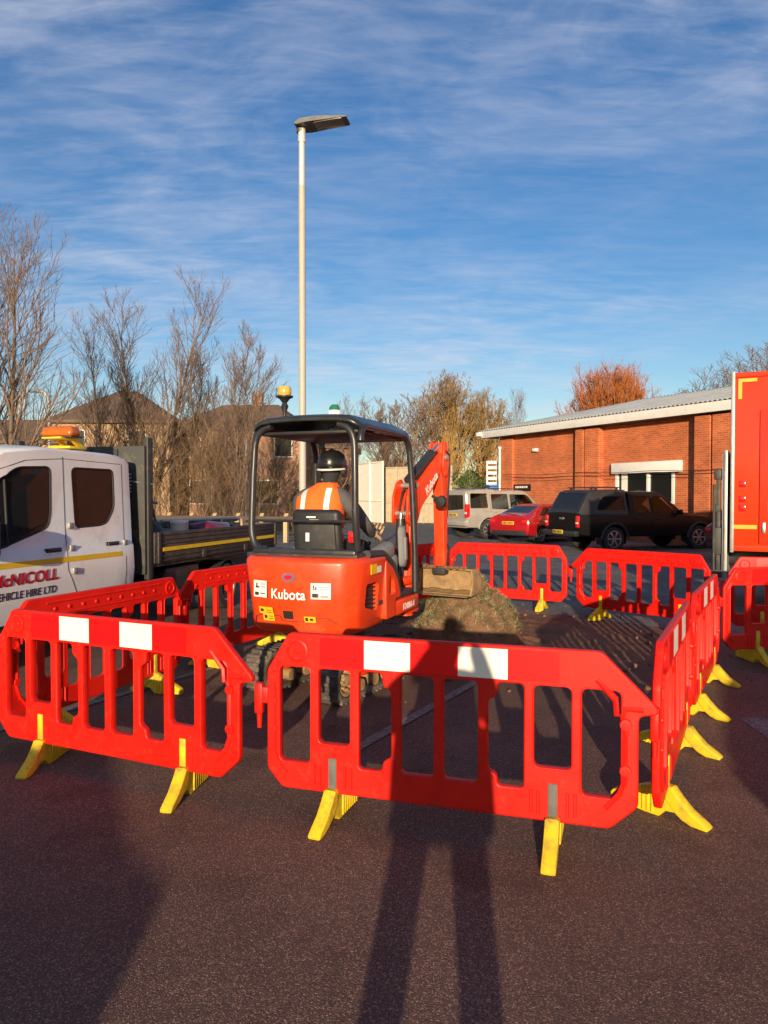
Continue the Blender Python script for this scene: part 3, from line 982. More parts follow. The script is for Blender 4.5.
    v.build('vent_pipe', M['white_trim'], root)
    # black sign with white lines of lettering too small to read
    a, zt3 = wall_hit(514, 484.5); b, zb3 = wall_hit(531, 491)
    s = MB(); s.box(((a + b) / 2, -0.02, (zt3 + zb3) / 2), (b - a, 0.03, zt3 - zb3), 0.004); sg = s.build('wall_sign', M['sign_black'], root)
    s = MB()
    rr = random.Random(3); x = a + 0.15
    while x < b - 0.2:
        ww = rr.uniform(0.05, 0.12); s.box((x + ww / 2, -0.038, (zt3 + zb3) / 2 + 0.03), (ww, 0.004, 0.09)); x += ww + 0.035
    s.build('lettering', M['text_white'], sg, 0)
    # downpipe and the dark recess beside the piers
    # two thin dark tubes running along the wall
    for (ya, yb) in ((474.5, 468.5), (478.0, 471.5)):
        pts = []
        for k in range(25):
            t = k / 24
            px = 503 + (733 - 503) * t
            s_, z_ = wall_hit(px, ya + (yb - ya) * t + 1.2 * math.sin(t * PI * 3) ** 2, 0.38)
            pts.append((s_, -0.38, z_))
        c = MB(); c.tube(pts, 0.012, 6); c.build('cable', M['black_plastic'], root)


building()


def wall_lamp():
    s_, z_ = wall_hit(535, 450, .1)
    p = Vector((BLx, BLy)) + bdir * s_ - Vector((-bdir.y, bdir.x)) * .09
    r = thing('wall_light', 'small white bulkhead light high on the brick wall', 'light', (p.x, p.y, z_), brot)
    q = MB(); q.box((0, 0, 0), (.30, .17, .16), .04); q.build('housing', M['white_trim'], r)
    q = MB(); q.box((0, -.09, -.02), (.22, .02, .09), .008); q.build('lens', M['lamp_clear'], r)


wall_lamp()


def white_ladder_sign():
    a = at(492, 490, 37.5)
    root = thing('slatted_sign', 'narrow white slatted upright sign standing at the far corner of the brick building', 'sign', (a.x, 37.5, 0))
    top = at(492, 461, 37.5).z
    w = 0.5
    f = MB(); f.bar((-w / 2, 0, 0), (-w / 2, 0, top), 0.07, 0.07); f.bar((w / 2, 0, 0), (w / 2, 0, top), 0.07, 0.07); f.build('frame', M['white_trim'], root)
    f = MB()
    for k in range(6):
        f.box((0, 0.0, top - 0.07 - k * 0.27), (w - 0.02, 0.04, 0.15), 0.004)
    f.build('slat_panel', M['white_trim'], root)


white_ladder_sign()


def blue_box():
    a = at(497, 492, 36.5)
    top = at(498, 484.5, 36.5).z
    root = thing('blue_skip', 'blue bin behind the silver car, at the corner of the brick building', 'bin', (a.x, 36.5, 0), R(10))
    b = MB(); b.box((0, 0, top / 2 - 0.06), (0.95, 0.8, top - 0.12), 0.04, taper=(1.06, 1.05)); b.build('body', M['blue_plastic'], root)
    b = MB(); b.box((0, 0, top - 0.06), (1.1, 0.92, 0.11), 0.03); b.build('lid', M['blue_plastic'], root)


blue_box()

# ================================================================== far fences, container, houses
def panel_run(name, label, cat, pa, pb, Ya, Yb, ytop, m, nseg, post=0.09, rib=True):
    A = at(pa, 500, Ya); B = at(pb, 500, Yb)
    H = at(pa, ytop, Ya).z
    d = Vector((B.x - A.x, Yb - Ya, 0)); L = d.length
    root = thing(name, label, cat, (A.x, Ya, 0), math.atan2(d.y, d.x))
    p = MB()
    p.box((L / 2, 0.03, H / 2), (L, 0.06, H - 0.05))
    if rib:
        k = int(L / 0.33)
        for i in range(k):
            p.box(((i + 0.5) * L / k, -0.012, H / 2), (0.10, 0.03, H - 0.12), 0.008)
    p.build('panel', m, root)
    for i in range(nseg + 1):
        q = MB(); q.box((i * L / nseg, -0.03, H / 2), (post, 0.12, H), 0.01); q.build('post', m, root)
    q = MB(); q.box((L / 2, -0.02, H - 0.06), (L, 0.12, 0.08), 0.01); q.build('rail', m, root)
    q = MB(); q.box((L / 2, -0.02, H * 0.36), (L, 0.10, 0.07), 0.01); q.build('rail', m, root)
    return root


panel_run('steel_gate', 'cream steel gate panels seen through the digger canopy', 'gate', 358, 383, 50, 47, 463, M['cream_panel'], 2, rib=False)
panel_run('panel_fence', 'tan panel fence behind the digger arm, right of the cream gate', 'fence', 384, 452, 48.5, 46, 467, M['tan_panel'], 5)


def rail_fence():
    A = at(60, 512, 30); B = at(335, 512, 27)
    d = Vector((B.x - A.x, B.y - A.y, 0)); L = d.length
    H = at(240, 512, 28.5).z
    root = thing('knee_rail_fence', 'low wooden post and rail fence behind the truck bed with pale post tops', 'fence', (A.x, A.y, 0), math.atan2(d.y, d.x))
    n = int(L / 0.95)
    for i in range(n + 1):
        x = i * L / n
        p = MB(); p.prism([(x, 0.0, 0), (x, 0.16, 0), (x, 0.16, H - 0.03), (x, 0.0, H - 0.17)], (-0.075, 0, 0), (0.075, 0, 0))
        p.build('post', M['post_wood'], root, 0)
    r = MB(); r.box((L / 2, -0.04, H - 0.22), (L + 0.3, 0.07, 0.16), 0.01); r.build('rail', M['rail_wood'], root)


rail_fence()


def house(name, label, loc, rz, w, d, eave, ridge, m, hip=1.6, wins=(), chim=None):
    root = thing(name, label, 'house', loc, rz)
    b = MB(); b.box((w / 2, d / 2, eave / 2), (w, d, eave)); b.build('wall', m, root, 0)
    o = 0.35
    r = MB(); bm = r.bm
    v = [bm.verts.new(p) for p in ((-o, -o, eave), (w + o, -o, eave), (w + o, d + o, eave), (-o, d + o, eave), (hip, d / 2, ridge), (w - hip, d / 2, ridge))]
    u = [bm.verts.new(p) for p in ((-o, -o, eave - 0.18), (w + o, -o, eave - 0.18), (w + o, d + o, eave - 0.18), (-o, d + o, eave - 0.18))]
    for f in ((0, 1, 5, 4), (1, 2, 5), (2, 3, 4, 5), (3, 0, 4)): bm.faces.new([v[i] for i in f])
    for i in range(4): bm.faces.new((u[i], u[(i + 1) % 4], v[(i + 1) % 4], v[i]))
    bm.faces.new(u)
    rf = r.build('roof', M['roof_tile'], root, 0)
    if chim:
        c = MB(); c.box((chim, d / 2, ridge + 0.1), (0.7, 0.6, 1.5), 0.02); c.build('chimney', m, rf, 0)
    for x, z, ww, hh in wins:
        f = MB(); f.box((x, -0.02, z), (ww + 0.16, 0.07, hh + 0.16), 0.01); wn = f.build('window', M['white_trim'], root)
        g = MB(); g.box((x, -0.052, z), (ww, 0.012, hh)); g.build('pane', M['glass_grey'], wn, 0)
    return root


def hpos(px, Y): return (at(px, 500, Y).x, Y, 0)


def hz(py, Y): return at(384, py, Y).z


house('house', 'tan brick house with dark hipped roof above the truck cab at left', hpos(52, 46), R(4), 7.2, 8, hz(420, 46), hz(388, 46) + 0.4, M['house_tan'], 3.0,
      [(1.5, 5.2, 1.0, 1.2), (5.2, 5.2, 1.0, 1.2), (1.5, 2.2, 1.2, 1.4)], None)
house('house', 'red brick house glimpsed through the bare bushes left of the lamp column', hpos(172, 50), R(-3), 9.0, 8, hz(428, 50), hz(398, 50), M['house_brick'], 2.5,
      [(1.4, 5.0, 1.1, 1.2), (4.5, 5.0, 1.1, 1.2), (7.6, 5.0, 1.1, 1.2), (2.0, 2.0, 1.4, 1.5), (6.5, 2.0, 1.4, 1.5)], 5.0)
house('house', 'pink brick house low down behind the digger canopy posts', hpos(258, 56), R(2), 7.5, 8, hz(446, 56), hz(428, 56), M['house_brick'], 2.5,
      [(1.5, 3.6, 1.2, 1.2), (4.8, 3.6, 1.2, 1.2)], None)
house('house', 'brick house at the far left edge behind the bare tree', hpos(-80, 44), R(6), 8.2, 8, hz(440, 44), hz(412, 44), M['house_tan'], 2.5,
      [(6.6, 2.4, 1.2, 1.4), (6.4, 4.6, 0.9, 0.9)], None)

# ================================================================== bare trees
class Limbs:
    def __init__(s): s.V = []; s.F = []

    def tube(s, pts, rad, n):
        base = len(s.V)
        t = (pts[1] - pts[0]).normalized()
        x = t.orthogonal().normalized()
        for i, p in enumerate(pts):
            if 0 < i < len(pts) - 1: t = (pts[i + 1] - pts[i - 1]).normalized()
            elif i: t = (pts[i] - pts[i - 1]).normalized()
            x = (x - t * x.dot(t)).normalized(); y = t.cross(x)
            for j in range(n):
                a = 2 * PI * j / n
                s.V.append(p + (x * math.cos(a) + y * math.sin(a)) * rad[i])
        for i in range(len(pts) - 1):
            for j in range(n):
                a = base + i * n + j; b = base + i * n + (j + 1) % n
                s.F.append((a, b, b + n, a + n))

    def mesh(s, name):
        me = bpy.data.meshes.new(name); me.from_pydata(s.V, [], s.F)
        for p in me.polygons: p.use_smooth = True
        return me


def grow_tree(seed, H, st):
    rnd = random.Random(seed)
    trunk, crown = Limbs(), Limbs()
    cnt, ratio, ang, trop = st['cnt'], st['ratio'], st['ang'], st['trop']
    rmin = st.get('rmin', 0.006)

    def limb(level, p, d, L, r):
        nseg = (8, 6, 5, 4, 3)[level]
        pts = [p.copy()]; rad = [r]; dirs = [d.copy()]
        tip = max(rmin * 0.7, r * (0.25 if level == 0 else 0.3))
        for i in range(nseg):
            w = st.get('wob', 0.16) * (1.0 if level else 0.38)
            d = d + Vector((rnd.gauss(0, w), rnd.gauss(0, w), rnd.gauss(0, w * 0.6)))
            tr = trop[min(level, len(trop) - 1)]
            d = d + Vector((0, 0, tr / nseg * 2.2))
            if st.get('lean'): d = d + Vector(st['lean']) * (0.5 / nseg)
            d.normalize()
            p = p + d * (L / nseg)
            pts.append(p.copy()); dirs.append(d.copy())
            rad.append(r + (tip - r) * ((i + 1) / nseg))
        tgt = trunk if level <= st.get('trunk_lv', 0) else crown
        tgt.tube(pts, rad, (7, 5, 4, 3, 3)[level])
        if level < len(cnt):
            n = cnt[level]
            if level: n = max(2, int(n * rnd.uniform(0.7, 1.25)))
            t0 = st['t0'][min(level, len(st['t0']) - 1)]
            az = rnd.uniform(0, 6.28)
            for k in range(n):
                t = t0 + (0.99 - t0) * (k + rnd.random()) / n
                f = t * nseg; i = min(nseg - 1, int(f)); f -= i
                q = pts[i].lerp(pts[i + 1], f); dd = dirs[i + 1]
                rr = rad[i] + (rad[i + 1] - rad[i]) * f
                az += 2.4 + rnd.uniform(-0.5, 0.5)
                o = dd.orthogonal().normalized()
                o = Matrix.Rotation(az, 3, dd) @ o
                a = R(ang[min(level, len(ang) - 1)]) * rnd.uniform(0.7, 1.3)
                nd = (dd * math.cos(a) + o * math.sin(a)).normalized()
                ll = L * ratio[min(level, len(ratio) - 1)] * (1.2 - 0.65 * t) * rnd.uniform(0.7, 1.25)
                limb(level + 1, q, nd, ll, max(rmin, rr * 0.62))

    ns = st.get('stems', 1)
    if st.get('dome'):
        for s_ in range(ns):
            tl = st['dome'] * math.sqrt((s_ + .3) / ns); az = 2.4 * s_ + rnd.uniform(-.3, .3)
            d = Vector((math.sin(tl) * math.cos(az), math.sin(tl) * math.sin(az), math.cos(tl)))
            hh = H * (1 - .22 * (tl / st['dome']) ** 2) * rnd.uniform(.9, 1.0)
            limb(0, Vector((math.cos(az) * .3, math.sin(az) * .3, -.03)), d, hh, st['r0'] * hh * .7)
        ns = 0
    for s_ in range(ns):
        az = 2 * PI * s_ / ns + rnd.uniform(-0.6, 0.6)
        sp = st.get('splay', 0.05) * rnd.uniform(0.4, 1.3)
        d = Vector((math.cos(az) * sp, math.sin(az) * sp, 1)).normalized()
        b = st.get('base', 0.1)
        hh = H * (1 if s_ == 0 else rnd.uniform(0.6, 1.0))
        limb(0, Vector((math.cos(az) * b * rnd.random(), math.sin(az) * b * rnd.random(), -0.03)), d, hh, st['r0'] * hh * rnd.uniform(0.8, 1.1))
    return trunk.mesh('trunk'), crown.mesh('crown')


S_BARE = dict(cnt=[19, 10, 7], ratio=[0.40, 0.48, 0.5], ang=[34, 32, 30], trop=[0.05, 0.30, 0.28, 0.2], t0=[0.16, 0.15, 0.1], r0=0.0105, splay=0.10, wob=0.13, rmin=0.0075)
S_TALL = dict(cnt=[22, 10, 7], ratio=[0.33, 0.46, 0.5], ang=[30, 30, 30], trop=[0.04, 0.28, 0.25, 0.2], t0=[0.14, 0.15, 0.1], r0=0.009, splay=0.06, wob=0.13, rmin=0.0075)
S_MULTI = dict(cnt=[15, 11, 8], ratio=[0.36, 0.45, 0.5], ang=[30, 30, 30], trop=[0.06, 0.32, 0.26, 0.2], t0=[0.2, 0.15, 0.1], r0=0.0075, stems=3, splay=0.16, wob=0.13, base=0.3, rmin=0.0075)
S_SHRUB = dict(cnt=[7, 6], ratio=[0.42, 0.5], ang=[24, 30], trop=[0.10, 0.28, 0.2], t0=[0.10, 0.1], r0=0.0045, stems=13, splay=0.40, wob=0.19, base=0.9, trunk_lv=0, rmin=0.0065)
S_BUSHY = dict(cnt=[15, 11, 8], ratio=[0.50, 0.46, 0.5], ang=[40, 34, 32], trop=[0.03, 0.30, 0.22, 0.1], t0=[0.20, 0.15, 0.1], r0=0.015, splay=0.08, wob=0.12, rmin=0.010)
S_WILLOW = dict(cnt=[20, 12, 11], ratio=[0.36, 0.42, 0.62], ang=[30, 30, 32], trop=[0.05, 0.30, 0.08, -0.45], t0=[0.22, 0.15, 0.1], r0=0.015, splay=0.10, wob=0.13, stems=2, rmin=0.015)


def dome_tree(seed, H, rad, low, n, rtw, droop=0.0, flat=1.0):
    """a rounded crown: limbs from the trunk to points spread through a dome, each ending in a spray of twigs"""
    rnd = random.Random(seed)
    trunk, crown = Limbs(), Limbs()
    trunk.tube([Vector((0, 0, -.03)), Vector((.1, 0, H * .18)), Vector((0, .1, H * .38))], [H * .024, H * .018, H * .013], 7)
    fork = [Vector((0, 0, H * .16)), Vector((.1, 0, H * .22)), Vector((0, .1, H * .34))]
    for i in range(n):
        a = 2.39996 * i + rnd.uniform(-.3, .3); u = rnd.random() ** .5
        q = rnd.random() ** .45
        z = low + (H - low) * math.sqrt(max(0, 1 - (q * u) ** 2)) * rnd.uniform(.45, 1.0) ** .6
        k = math.sqrt(max(0.02, 1 - ((z - low) / (H - low)) ** 2.2))
        r_ = rad * min(u, 1) * (.35 + .65 * k) * (1 + .16 * noise.noise((math.cos(a) * 2, math.sin(a) * 2, z * .5 + seed)))
        tip = Vector((math.cos(a) * r_, math.sin(a) * r_, z - .45))
        s = fork[rnd.randrange(3)]
        m1 = s.lerp(tip, .35) + Vector((rnd.gauss(0, .25), rnd.gauss(0, .25), -.15 * r_)); m2 = s.lerp(tip, .72) + Vector((rnd.gauss(0, .2), rnd.gauss(0, .2), 0))
        (trunk if i % 9 == 0 else crown).tube([s, m1, m2, tip], [H * (.008 if i % 9 == 0 else .0035), H * .0032, H * .0022, rtw * 1.2], 4)
        out = (tip - Vector((0, 0, low))).normalized()
        for j in range(9):
            st_ = m2.lerp(tip, rnd.random() ** .6)
            d = (out * .5 + Vector((rnd.gauss(0, .42), rnd.gauss(0, .42), .75 + rnd.gauss(0, .25)))).normalized()
            L = rnd.uniform(.35, .95) * H / 10
            b = st_ + d * L * .6 + Vector((0, 0, -droop * .15 * L)); e = st_ + d * L + Vector((rnd.gauss(0, .06), rnd.gauss(0, .06), -droop * L))
            crown.tube([st_, b, e], [rtw, rtw * .8, rtw * .5], 3)
            for g in range(4):
                t = rnd.uniform(.25, .95); p = st_.lerp(b, t / .6) if t < .6 else b.lerp(e, (t - .6) / .4)
                d2 = (d + Vector((rnd.gauss(0, .5), rnd.gauss(0, .5), rnd.gauss(.1, .4)))).normalized(); l2 = L * rnd.uniform(.3, .6)
                crown.tube([p, p + d2 * l2 * .5, p + d2 * l2 + Vector((0, 0, -droop * l2 * .8))], [rtw * .7, rtw * .6, rtw * .4], 3)
    return trunk.mesh('trunk'), crown.mesh('crown')


def tree(name, label, cat, px, ytop, Y, style, seed, mt, mc, group='bare trees beyond the car park', wide=1.0, dome_args=None, **kw):
    st = dict(style); st.update(kw)
    H = at(px, ytop, Y).z
    a = at(px, 500, Y)
    root = thing(name, label, cat, (a.x, Y, -0.02), 0, group)
    tm, cm = dome_tree(seed, H, *dome_args) if dome_args else grow_tree(seed, H, st)
    # scale so the top really reaches H
    mx = max(v.co.z for m_ in (tm, cm) for v in m_.vertices)
    for m_ in (tm, cm): m_.transform(Matrix.Scale(H / mx, 4))
    link_mesh('trunk', tm, M[mt], root); link_mesh('crown', cm, M[mc], root)
    root.scale = (wide, wide, 1)
    return root


G1 = 'bare trees behind the truck'
tree('bare_tree', 'tall bare tree at the left edge above the truck cab', 'tree', 2, 190, 24, S_BARE, 3, 'bark_grey', 'twig_grey', G1, stems=3, splay=0.13, base=0.4, lean=(0.12, 0, 0))
tree('bare_tree', 'slim bare tree next right of the tall one at the left edge', 'tree', 104, 306, 33, S_TALL, 12, 'bark_grey', 'twig_grey', G1, stems=2, lean=(-0.06, 0, 0))
tree('bare_tree', 'bare tree with the highest crown between the truck and the lamp column', 'tree', 148, 264, 33, S_TALL, 5, 'bark_grey', 'twig_grey', G1, stems=3, splay=0.13)
tree('bare_tree', 'bare tree standing just right of the highest crown over the truck headboard', 'tree', 184, 322, 34, S_TALL, 8, 'bark_grey', 'twig_olive', G1, stems=2)
tree('bare_tree', 'broad bare tree midway between the truck headboard and the lamp column', 'tree', 214, 326, 33, S_MULTI, 21, 'bark_grey', 'twig_grey', G1)
tree('bare_tree', 'bare tree leaning right, just left of the lamp column', 'tree', 243, 328, 32, S_MULTI, 30, 'bark_grey', 'twig_grey', G1, lean=(0.14, 0, 0))
tree('bare_tree', 'low bare tree with a rounded crown seen right of the lamp column over the canopy', 'tree', 335, 390, 52, S_BUSHY, 14, 'bark_grey', 'twig_grey', G1)
tree('bare_tree', 'dark bare tree seen through the canopy between its posts', 'tree', 268, 420, 40, S_BUSHY, 17, 'bark_grey', 'twig_olive', G1)
G2 = 'trees behind the panel fence'
tree('bare_tree', 'pale bare tree left of the golden willow', 'tree', 397, 378, 54, S_MULTI, 41, 'bark_grey', 'twig_grey', G2, r0=0.010, stems=5, splay=0.26, rmin=0.012, wide=1.4)
tree('willow_tree', 'golden willow behind the digger arm', 'tree', 447, 368, 56, S_WILLOW, 42, 'bark_grey', 'twig_gold', G2, stems=18, dome=0.55, wide=1.0, cnt=[12, 9, 8], ratio=[0.38, 0.40, 0.65], dome_args=(3.6, 2.0, 220, .013, .75))
tree('willow_tree', 'smaller golden willow between the golden one and the brick building', 'tree', 485, 386, 58, S_WILLOW, 47, 'bark_grey', 'twig_gold', G2, stems=14, dome=0.5, wide=1.0, cnt=[12, 9, 8], ratio=[0.38, 0.40, 0.65], dome_args=(3.0, 1.8, 150, .013, .6))
tree('bare_tree', 'thin bare tree at the left end of the brick building roof', 'tree', 502, 388, 60, S_TALL, 44, 'bark_grey', 'twig_grey', G2)
tree('orange_tree', 'rounded orange twigged tree rising behind the brick building roof', 'tree', 610, 354, 62, S_BUSHY, 52, 'bark_orange', 'twig_orange', 'trees behind the brick building', cnt=[14, 10, 8], ratio=[0.40, 0.42, 0.45], rmin=0.018, stems=20, dome=0.62, wide=1.0, t0=[0.3, 0.15, 0.1], dome_args=(4.7, 5.1, 270, .016))
tree('bare_tree', 'grey bare tree behind the brick building beside the red lorry', 'tree', 768, 318, 44, S_BUSHY, 61, 'bark_grey', 'twig_grey', 'trees behind the brick building', cnt=[24, 14, 10], stems=5, splay=0.36, rmin=0.011, wide=1.7)

# bushes: three kinds, copied
rnd = random.Random(77)
protos = []
for k in range(4):
    tm, cm = grow_tree(200 + k, 4.6, S_SHRUB)
    protos.append((tm, cm))
SH = [  # px, ytop, Y, kind, label
    (68, 432, 31, 'twig_gold', 'bare golden bush directly behind the amber light bar'),
    (108, 424, 32, 'twig_brown', 'bare bush behind the rear of the truck cab'),
    (134, 408, 31, 'twig_grey', 'tall bare bush right behind the dark headboard of the truck'),
    (163, 402, 32, 'twig_brown', 'bare bush just right of the truck headboard, tallest in its row'),
    (186, 414, 30.5, 'twig_brown', 'golden bare bush over the middle of the truck bed'),
    (208, 404, 32, 'twig_brown', 'olive bare bush over the rear half of the truck bed'),
    (233, 420, 31, 'twig_grey', 'bare bush left of the digger canopy post'),
    (262, 452, 34, 'twig_brown', 'low bare bush seen just inside the left canopy post'),
    (300, 470, 36, 'twig_brown', 'low bare bush behind the lamp column'),
    (30, 440, 30, 'twig_brown', 'bare bush behind the truck cab roof at far left'),
    (-20, 430, 30, 'twig_gold', 'bare bush at the left edge of the frame'),
    (348, 455, 55, 'twig_grey', 'distant low bare bush left of the cream gate'),
    (425, 440, 53, 'twig_gold', 'golden scrub behind the tan panel fence'),
    (480, 462, 46, 'twig_gold', 'golden scrub beside the green bush'),
]
for i, (px, yt, Y, mk, lab) in enumerate(SH):
    a = at(px, 500, Y); H = at(px, yt, Y).z
    tm, cm = protos[i % 4]
    root = thing('bare_bush', lab, 'bush', (a.x, Y, -0.02), rnd.uniform(0, 6.28), 'bare bushes beyond the fence')
    mx = max(v.co.z for v in cm.vertices)
    s = H / mx
    for nm, me in (('stems', tm), ('twigs', cm)):
        o = link_mesh(nm, me, None, root)
        if not me.materials: me.materials.append(M['twig_olive'])
        o.material_slots[0].link = 'OBJECT'; o.material_slots[0].material = M[mk if nm == 'twigs' else 'bark_grey']
    root.scale = (s * 0.95, s * 0.95, s)


def leafy_bush(label, px0, px1, ytop, Y, seed):
    A = at(px0, 500, Y); B = at(px1, 500, Y); H = at(px0, ytop, Y).z
    root = thing('evergreen_bush', label, 'bush', ((A.x + B.x) / 2, Y, -0.02), 0, 'green bushes by the panel fence')
    rnd = random.Random(seed)
    w = (B.x - A.x) / 2
    V, F = [], []
    blobs = [(rnd.uniform(-w, w) * 0.7, rnd.uniform(-0.6, 0.6), rnd.uniform(0.2, 0.85) * H, rnd.uniform(0.35, 0.75)) for _ in range(16)]
    for i in range(5200):
        bx, by, bz, br = rnd.choice(blobs)
        d = Vector((rnd.gauss(0, 1), rnd.gauss(0, 1), rnd.gauss(0, 1))).normalized()
        p = Vector((bx, by, bz)) + d * br * rnd.uniform(0.55, 1.05)
        if p.z < 0.05 or p.z > H: continue
        n = (d + Vector((rnd.gauss(0, 0.5), rnd.gauss(0, 0.5), rnd.gauss(0, 0.5)))).normalized()
        u = n.orthogonal().normalized(); v = n.cross(u)
        s = rnd.uniform(0.04, 0.09)
        k = len(V)
        V += [p - u * s, p - v * s * 0.5, p + u * s, p + v * s * 0.5]
        F.append((k, k + 1, k + 2, k + 3))
    me = bpy.data.meshes.new('foliage'); me.from_pydata(V, [], F)
    link_mesh('foliage', me, M['leaf_green'], root)
    s = MB()
    for k in range(7):
        x = rnd.uniform(-w, w) * 0.6
        s.tube([(x, 0, 0), (x + rnd.uniform(-0.3, 0.3), rnd.uniform(-0.3, 0.3), H * 0.75)], [0.03, 0.012], 5)
    s.build('stems', M['bark_grey'], root)


leafy_bush('dark green bush between the tan panel fence and the brick building', 452, 492, 466, 46, 4)
leafy_bush('dark green undergrowth low behind the lamp column', 290, 330, 484, 44, 6)

# a far-off belt of scrub that closes the horizon
def far_scrub():
    rnd = random.Random(91)
    V, F = [], []
    for i in range(26000):
        x = rnd.uniform(-95, 60); y = rnd.uniform(66, 84)
        h = (3.6 + 1.6 * noise.noise((x * 0.13, 0.3, 0)) + 0.9 * noise.noise((x * 0.6, 1, 0))) * rnd.random() ** 0.6
        L = rnd.uniform(0.5, 1.3)
        p = Vector((x, y, max(0, h - L)))
        d = Vector((rnd.gauss(0, 0.35), rnd.gauss(0, 0.35), 1)).normalized()
        s = Vector((rnd.gauss(0, 1), rnd.gauss(0, 1), 0)).normalized() * rnd.uniform(0.015, 0.04)
        e = p + d * L
        k = len(V); V += [p - s, p + s, e + s * 0.3, e - s * 0.3]; F.append((k, k + 1, k + 2, k + 3))
    me = bpy.data.meshes.new('far_scrub'); me.from_pydata(V, [], F)
    o = link_mesh('far_scrub', me, M['twig_olive'])
    tag(o, 'far belt of bare scrub along the horizon', 'scrub', kind='stuff')


far_scrub()
# ================================================================== vehicle kit
class Car:
    """body lofted from stations (x, zb, zbelt, ztop, wb, wbelt, wtop); x runs from the rear forwards"""

    def __init__(s, name, label, cat, loc, rotz, stations, paint, group=None, crown=0.02):
        s.root = thing(name, label, cat, loc, rotz, group)
        s.st = stations; s.crown = crown
        mb = MB(); bm = mb.bm
        prev = None; loops = []
        xs = []
        for a, b in zip(stations, stations[1:]):
            n = max(1, int((b[0] - a[0]) / 0.35))
            for k in range(n): xs.append(a[0] + (b[0] - a[0]) * k / n)
        xs.append(stations[-1][0])
        for x in xs:
            h = s.sec(x)
            full = [(y, z) for y, z in h] + [(-y, z) for y, z in reversed(h[1:-1])]
            cur = [bm.verts.new((x, y, z)) for y, z in full]
            if prev:
                m = len(cur)
                for j in range(m):
                    bm.faces.new((prev[j], cur[j], cur[(j + 1) % m], prev[(j + 1) % m]))
            else:
                bm.faces.new(cur)
            prev = cur
        bm.faces.new(list(reversed(prev)))
        s.body = mb.build('body', M[paint], s.root, 30)
        s.cutter = MB(); s.panes = []; s.ncut = 0

    def par(s, x):
        st = s.st
        if x <= st[0][0]: return st[0]
        for a, b in zip(st, st[1:]):
            if a[0] <= x <= b[0]:
                t = (x - a[0]) / (b[0] - a[0])
                return tuple(p + (q - p) * t for p, q in zip(a, b))
        return st[-1]

    def sec(s, x):
        _, zb, zbe, zt, wb, wbe, wt = s.par(x)
        p5 = (wbe - 0.02, zbe); p7 = (wt, zt - 0.035)
        p6 = (p5[0] + (p7[0] - p5[0]) * 0.85, p5[1] + (p7[1] - p5[1]) * 0.85)
        p75 = (wt - 0.025, zt - 0.012)
        return [(0, zb), (wb - 0.10, zb), (wb - 0.02, zb + 0.03), (wb, zb + 0.10), (max(wb, wbe) + 0.015, zb + (zbe - zb) * 0.55), (wbe, zbe - 0.03), p5, p6, p7, p75, (wt - 0.09, zt), (wt * 0.5, zt + s.crown * 0.8), (0, zt + s.crown)]

    def side(s, x, z):
        h = s.sec(x)
        pts = h[3:9]
        for a, b in zip(pts, pts[1:]):
            if a[1] <= z <= b[1]:
                t = (z - a[1]) / max(1e-6, b[1] - a[1])
                return a[0] + (b[0] - a[0]) * t
        return pts[-1][0] if z > pts[-1][1] else pts[0][0]

    def pocket(s, pts, depth=0.035, pane='glass', inset=0.014, name='window', sub=True):
        pts = [Vector(p) for p in pts]
        n = Vector((0, 0, 0))
        for a, b in zip(pts, pts[1:] + pts[:1]):
            n += a.cross(b)
        n.normalize()
        c = sum(pts, Vector()) / len(pts)
        ref = c - Vector((s.st[-1][0] * 0.5, 0, 1.0))
        if n.dot(ref) < 0: n = -n
        s.cutter.prism(pts, n * 0.06, -n * depth); s.ncut += 1
        s.panes.append((pts, n, inset, pane, name))

    def side_window(s, poly, both=True, r=0.05, through=False, **kw):
        poly = round_poly(poly, r, 3)
        if through:
            bm = s.cutter.bm; n = len(poly)
            a = [bm.verts.new((x, s.side(x, z) + .06, z)) for x, z in poly]
            b = [bm.verts.new((x, -s.side(x, z) - .06, z)) for x, z in poly]
            for j in range(n): bm.faces.new((a[j], a[(j + 1) % n], b[(j + 1) % n], b[j]))
            bm.faces.new(list(reversed(a))); bm.faces.new(b); s.ncut += 1
            for sg in (1, -1):
                s.panes.append(([Vector((x, sg * s.side(x, z), z)) for x, z in poly], Vector((0, sg, 0)), .012, 'car_glass', 'window'))
            return
        for sg in ((1, -1) if both else (1,)):
            s.pocket([(x, sg * s.side(x, z), z) for x, z in poly], **kw)

    def top_window(s, xa, xb, ma=0.1, mb=0.1, **kw):
        """windscreen or rear screen on the sloping top between xa and xb"""
        pa, pb = s.par(xa), s.par(xb)
        s.pocket([(xa, pa[6] - ma, pa[3] + 0.012), (xa, -(pa[6] - ma), pa[3] + 0.012), (xb, -(pb[6] - mb), pb[3] + 0.012), (xb, pb[6] - mb, pb[3] + 0.012)], depth=0.06, inset=0.01, **kw)

    def arches(s, wheels, r):
        for x in wheels:
            for sg in (1, -1):
                w = s.par(x)[4] + 0.2
                s.cutter.lathe([(r, 0), (r, 0.48)], T(x, sg * w, s.wz) @ RX(R(90 if sg > 0 else -90)), 28); s.ncut += 1

    def commit(s):
        if s.ncut: cut(s.body, s.cutter)
        for pts, n, inset, pane, name in s.panes:
            mb = MB(); mb.prism(pts, -n * inset, -n * (inset + 0.012))
            mb.build(name, M[pane], s.root, 0)

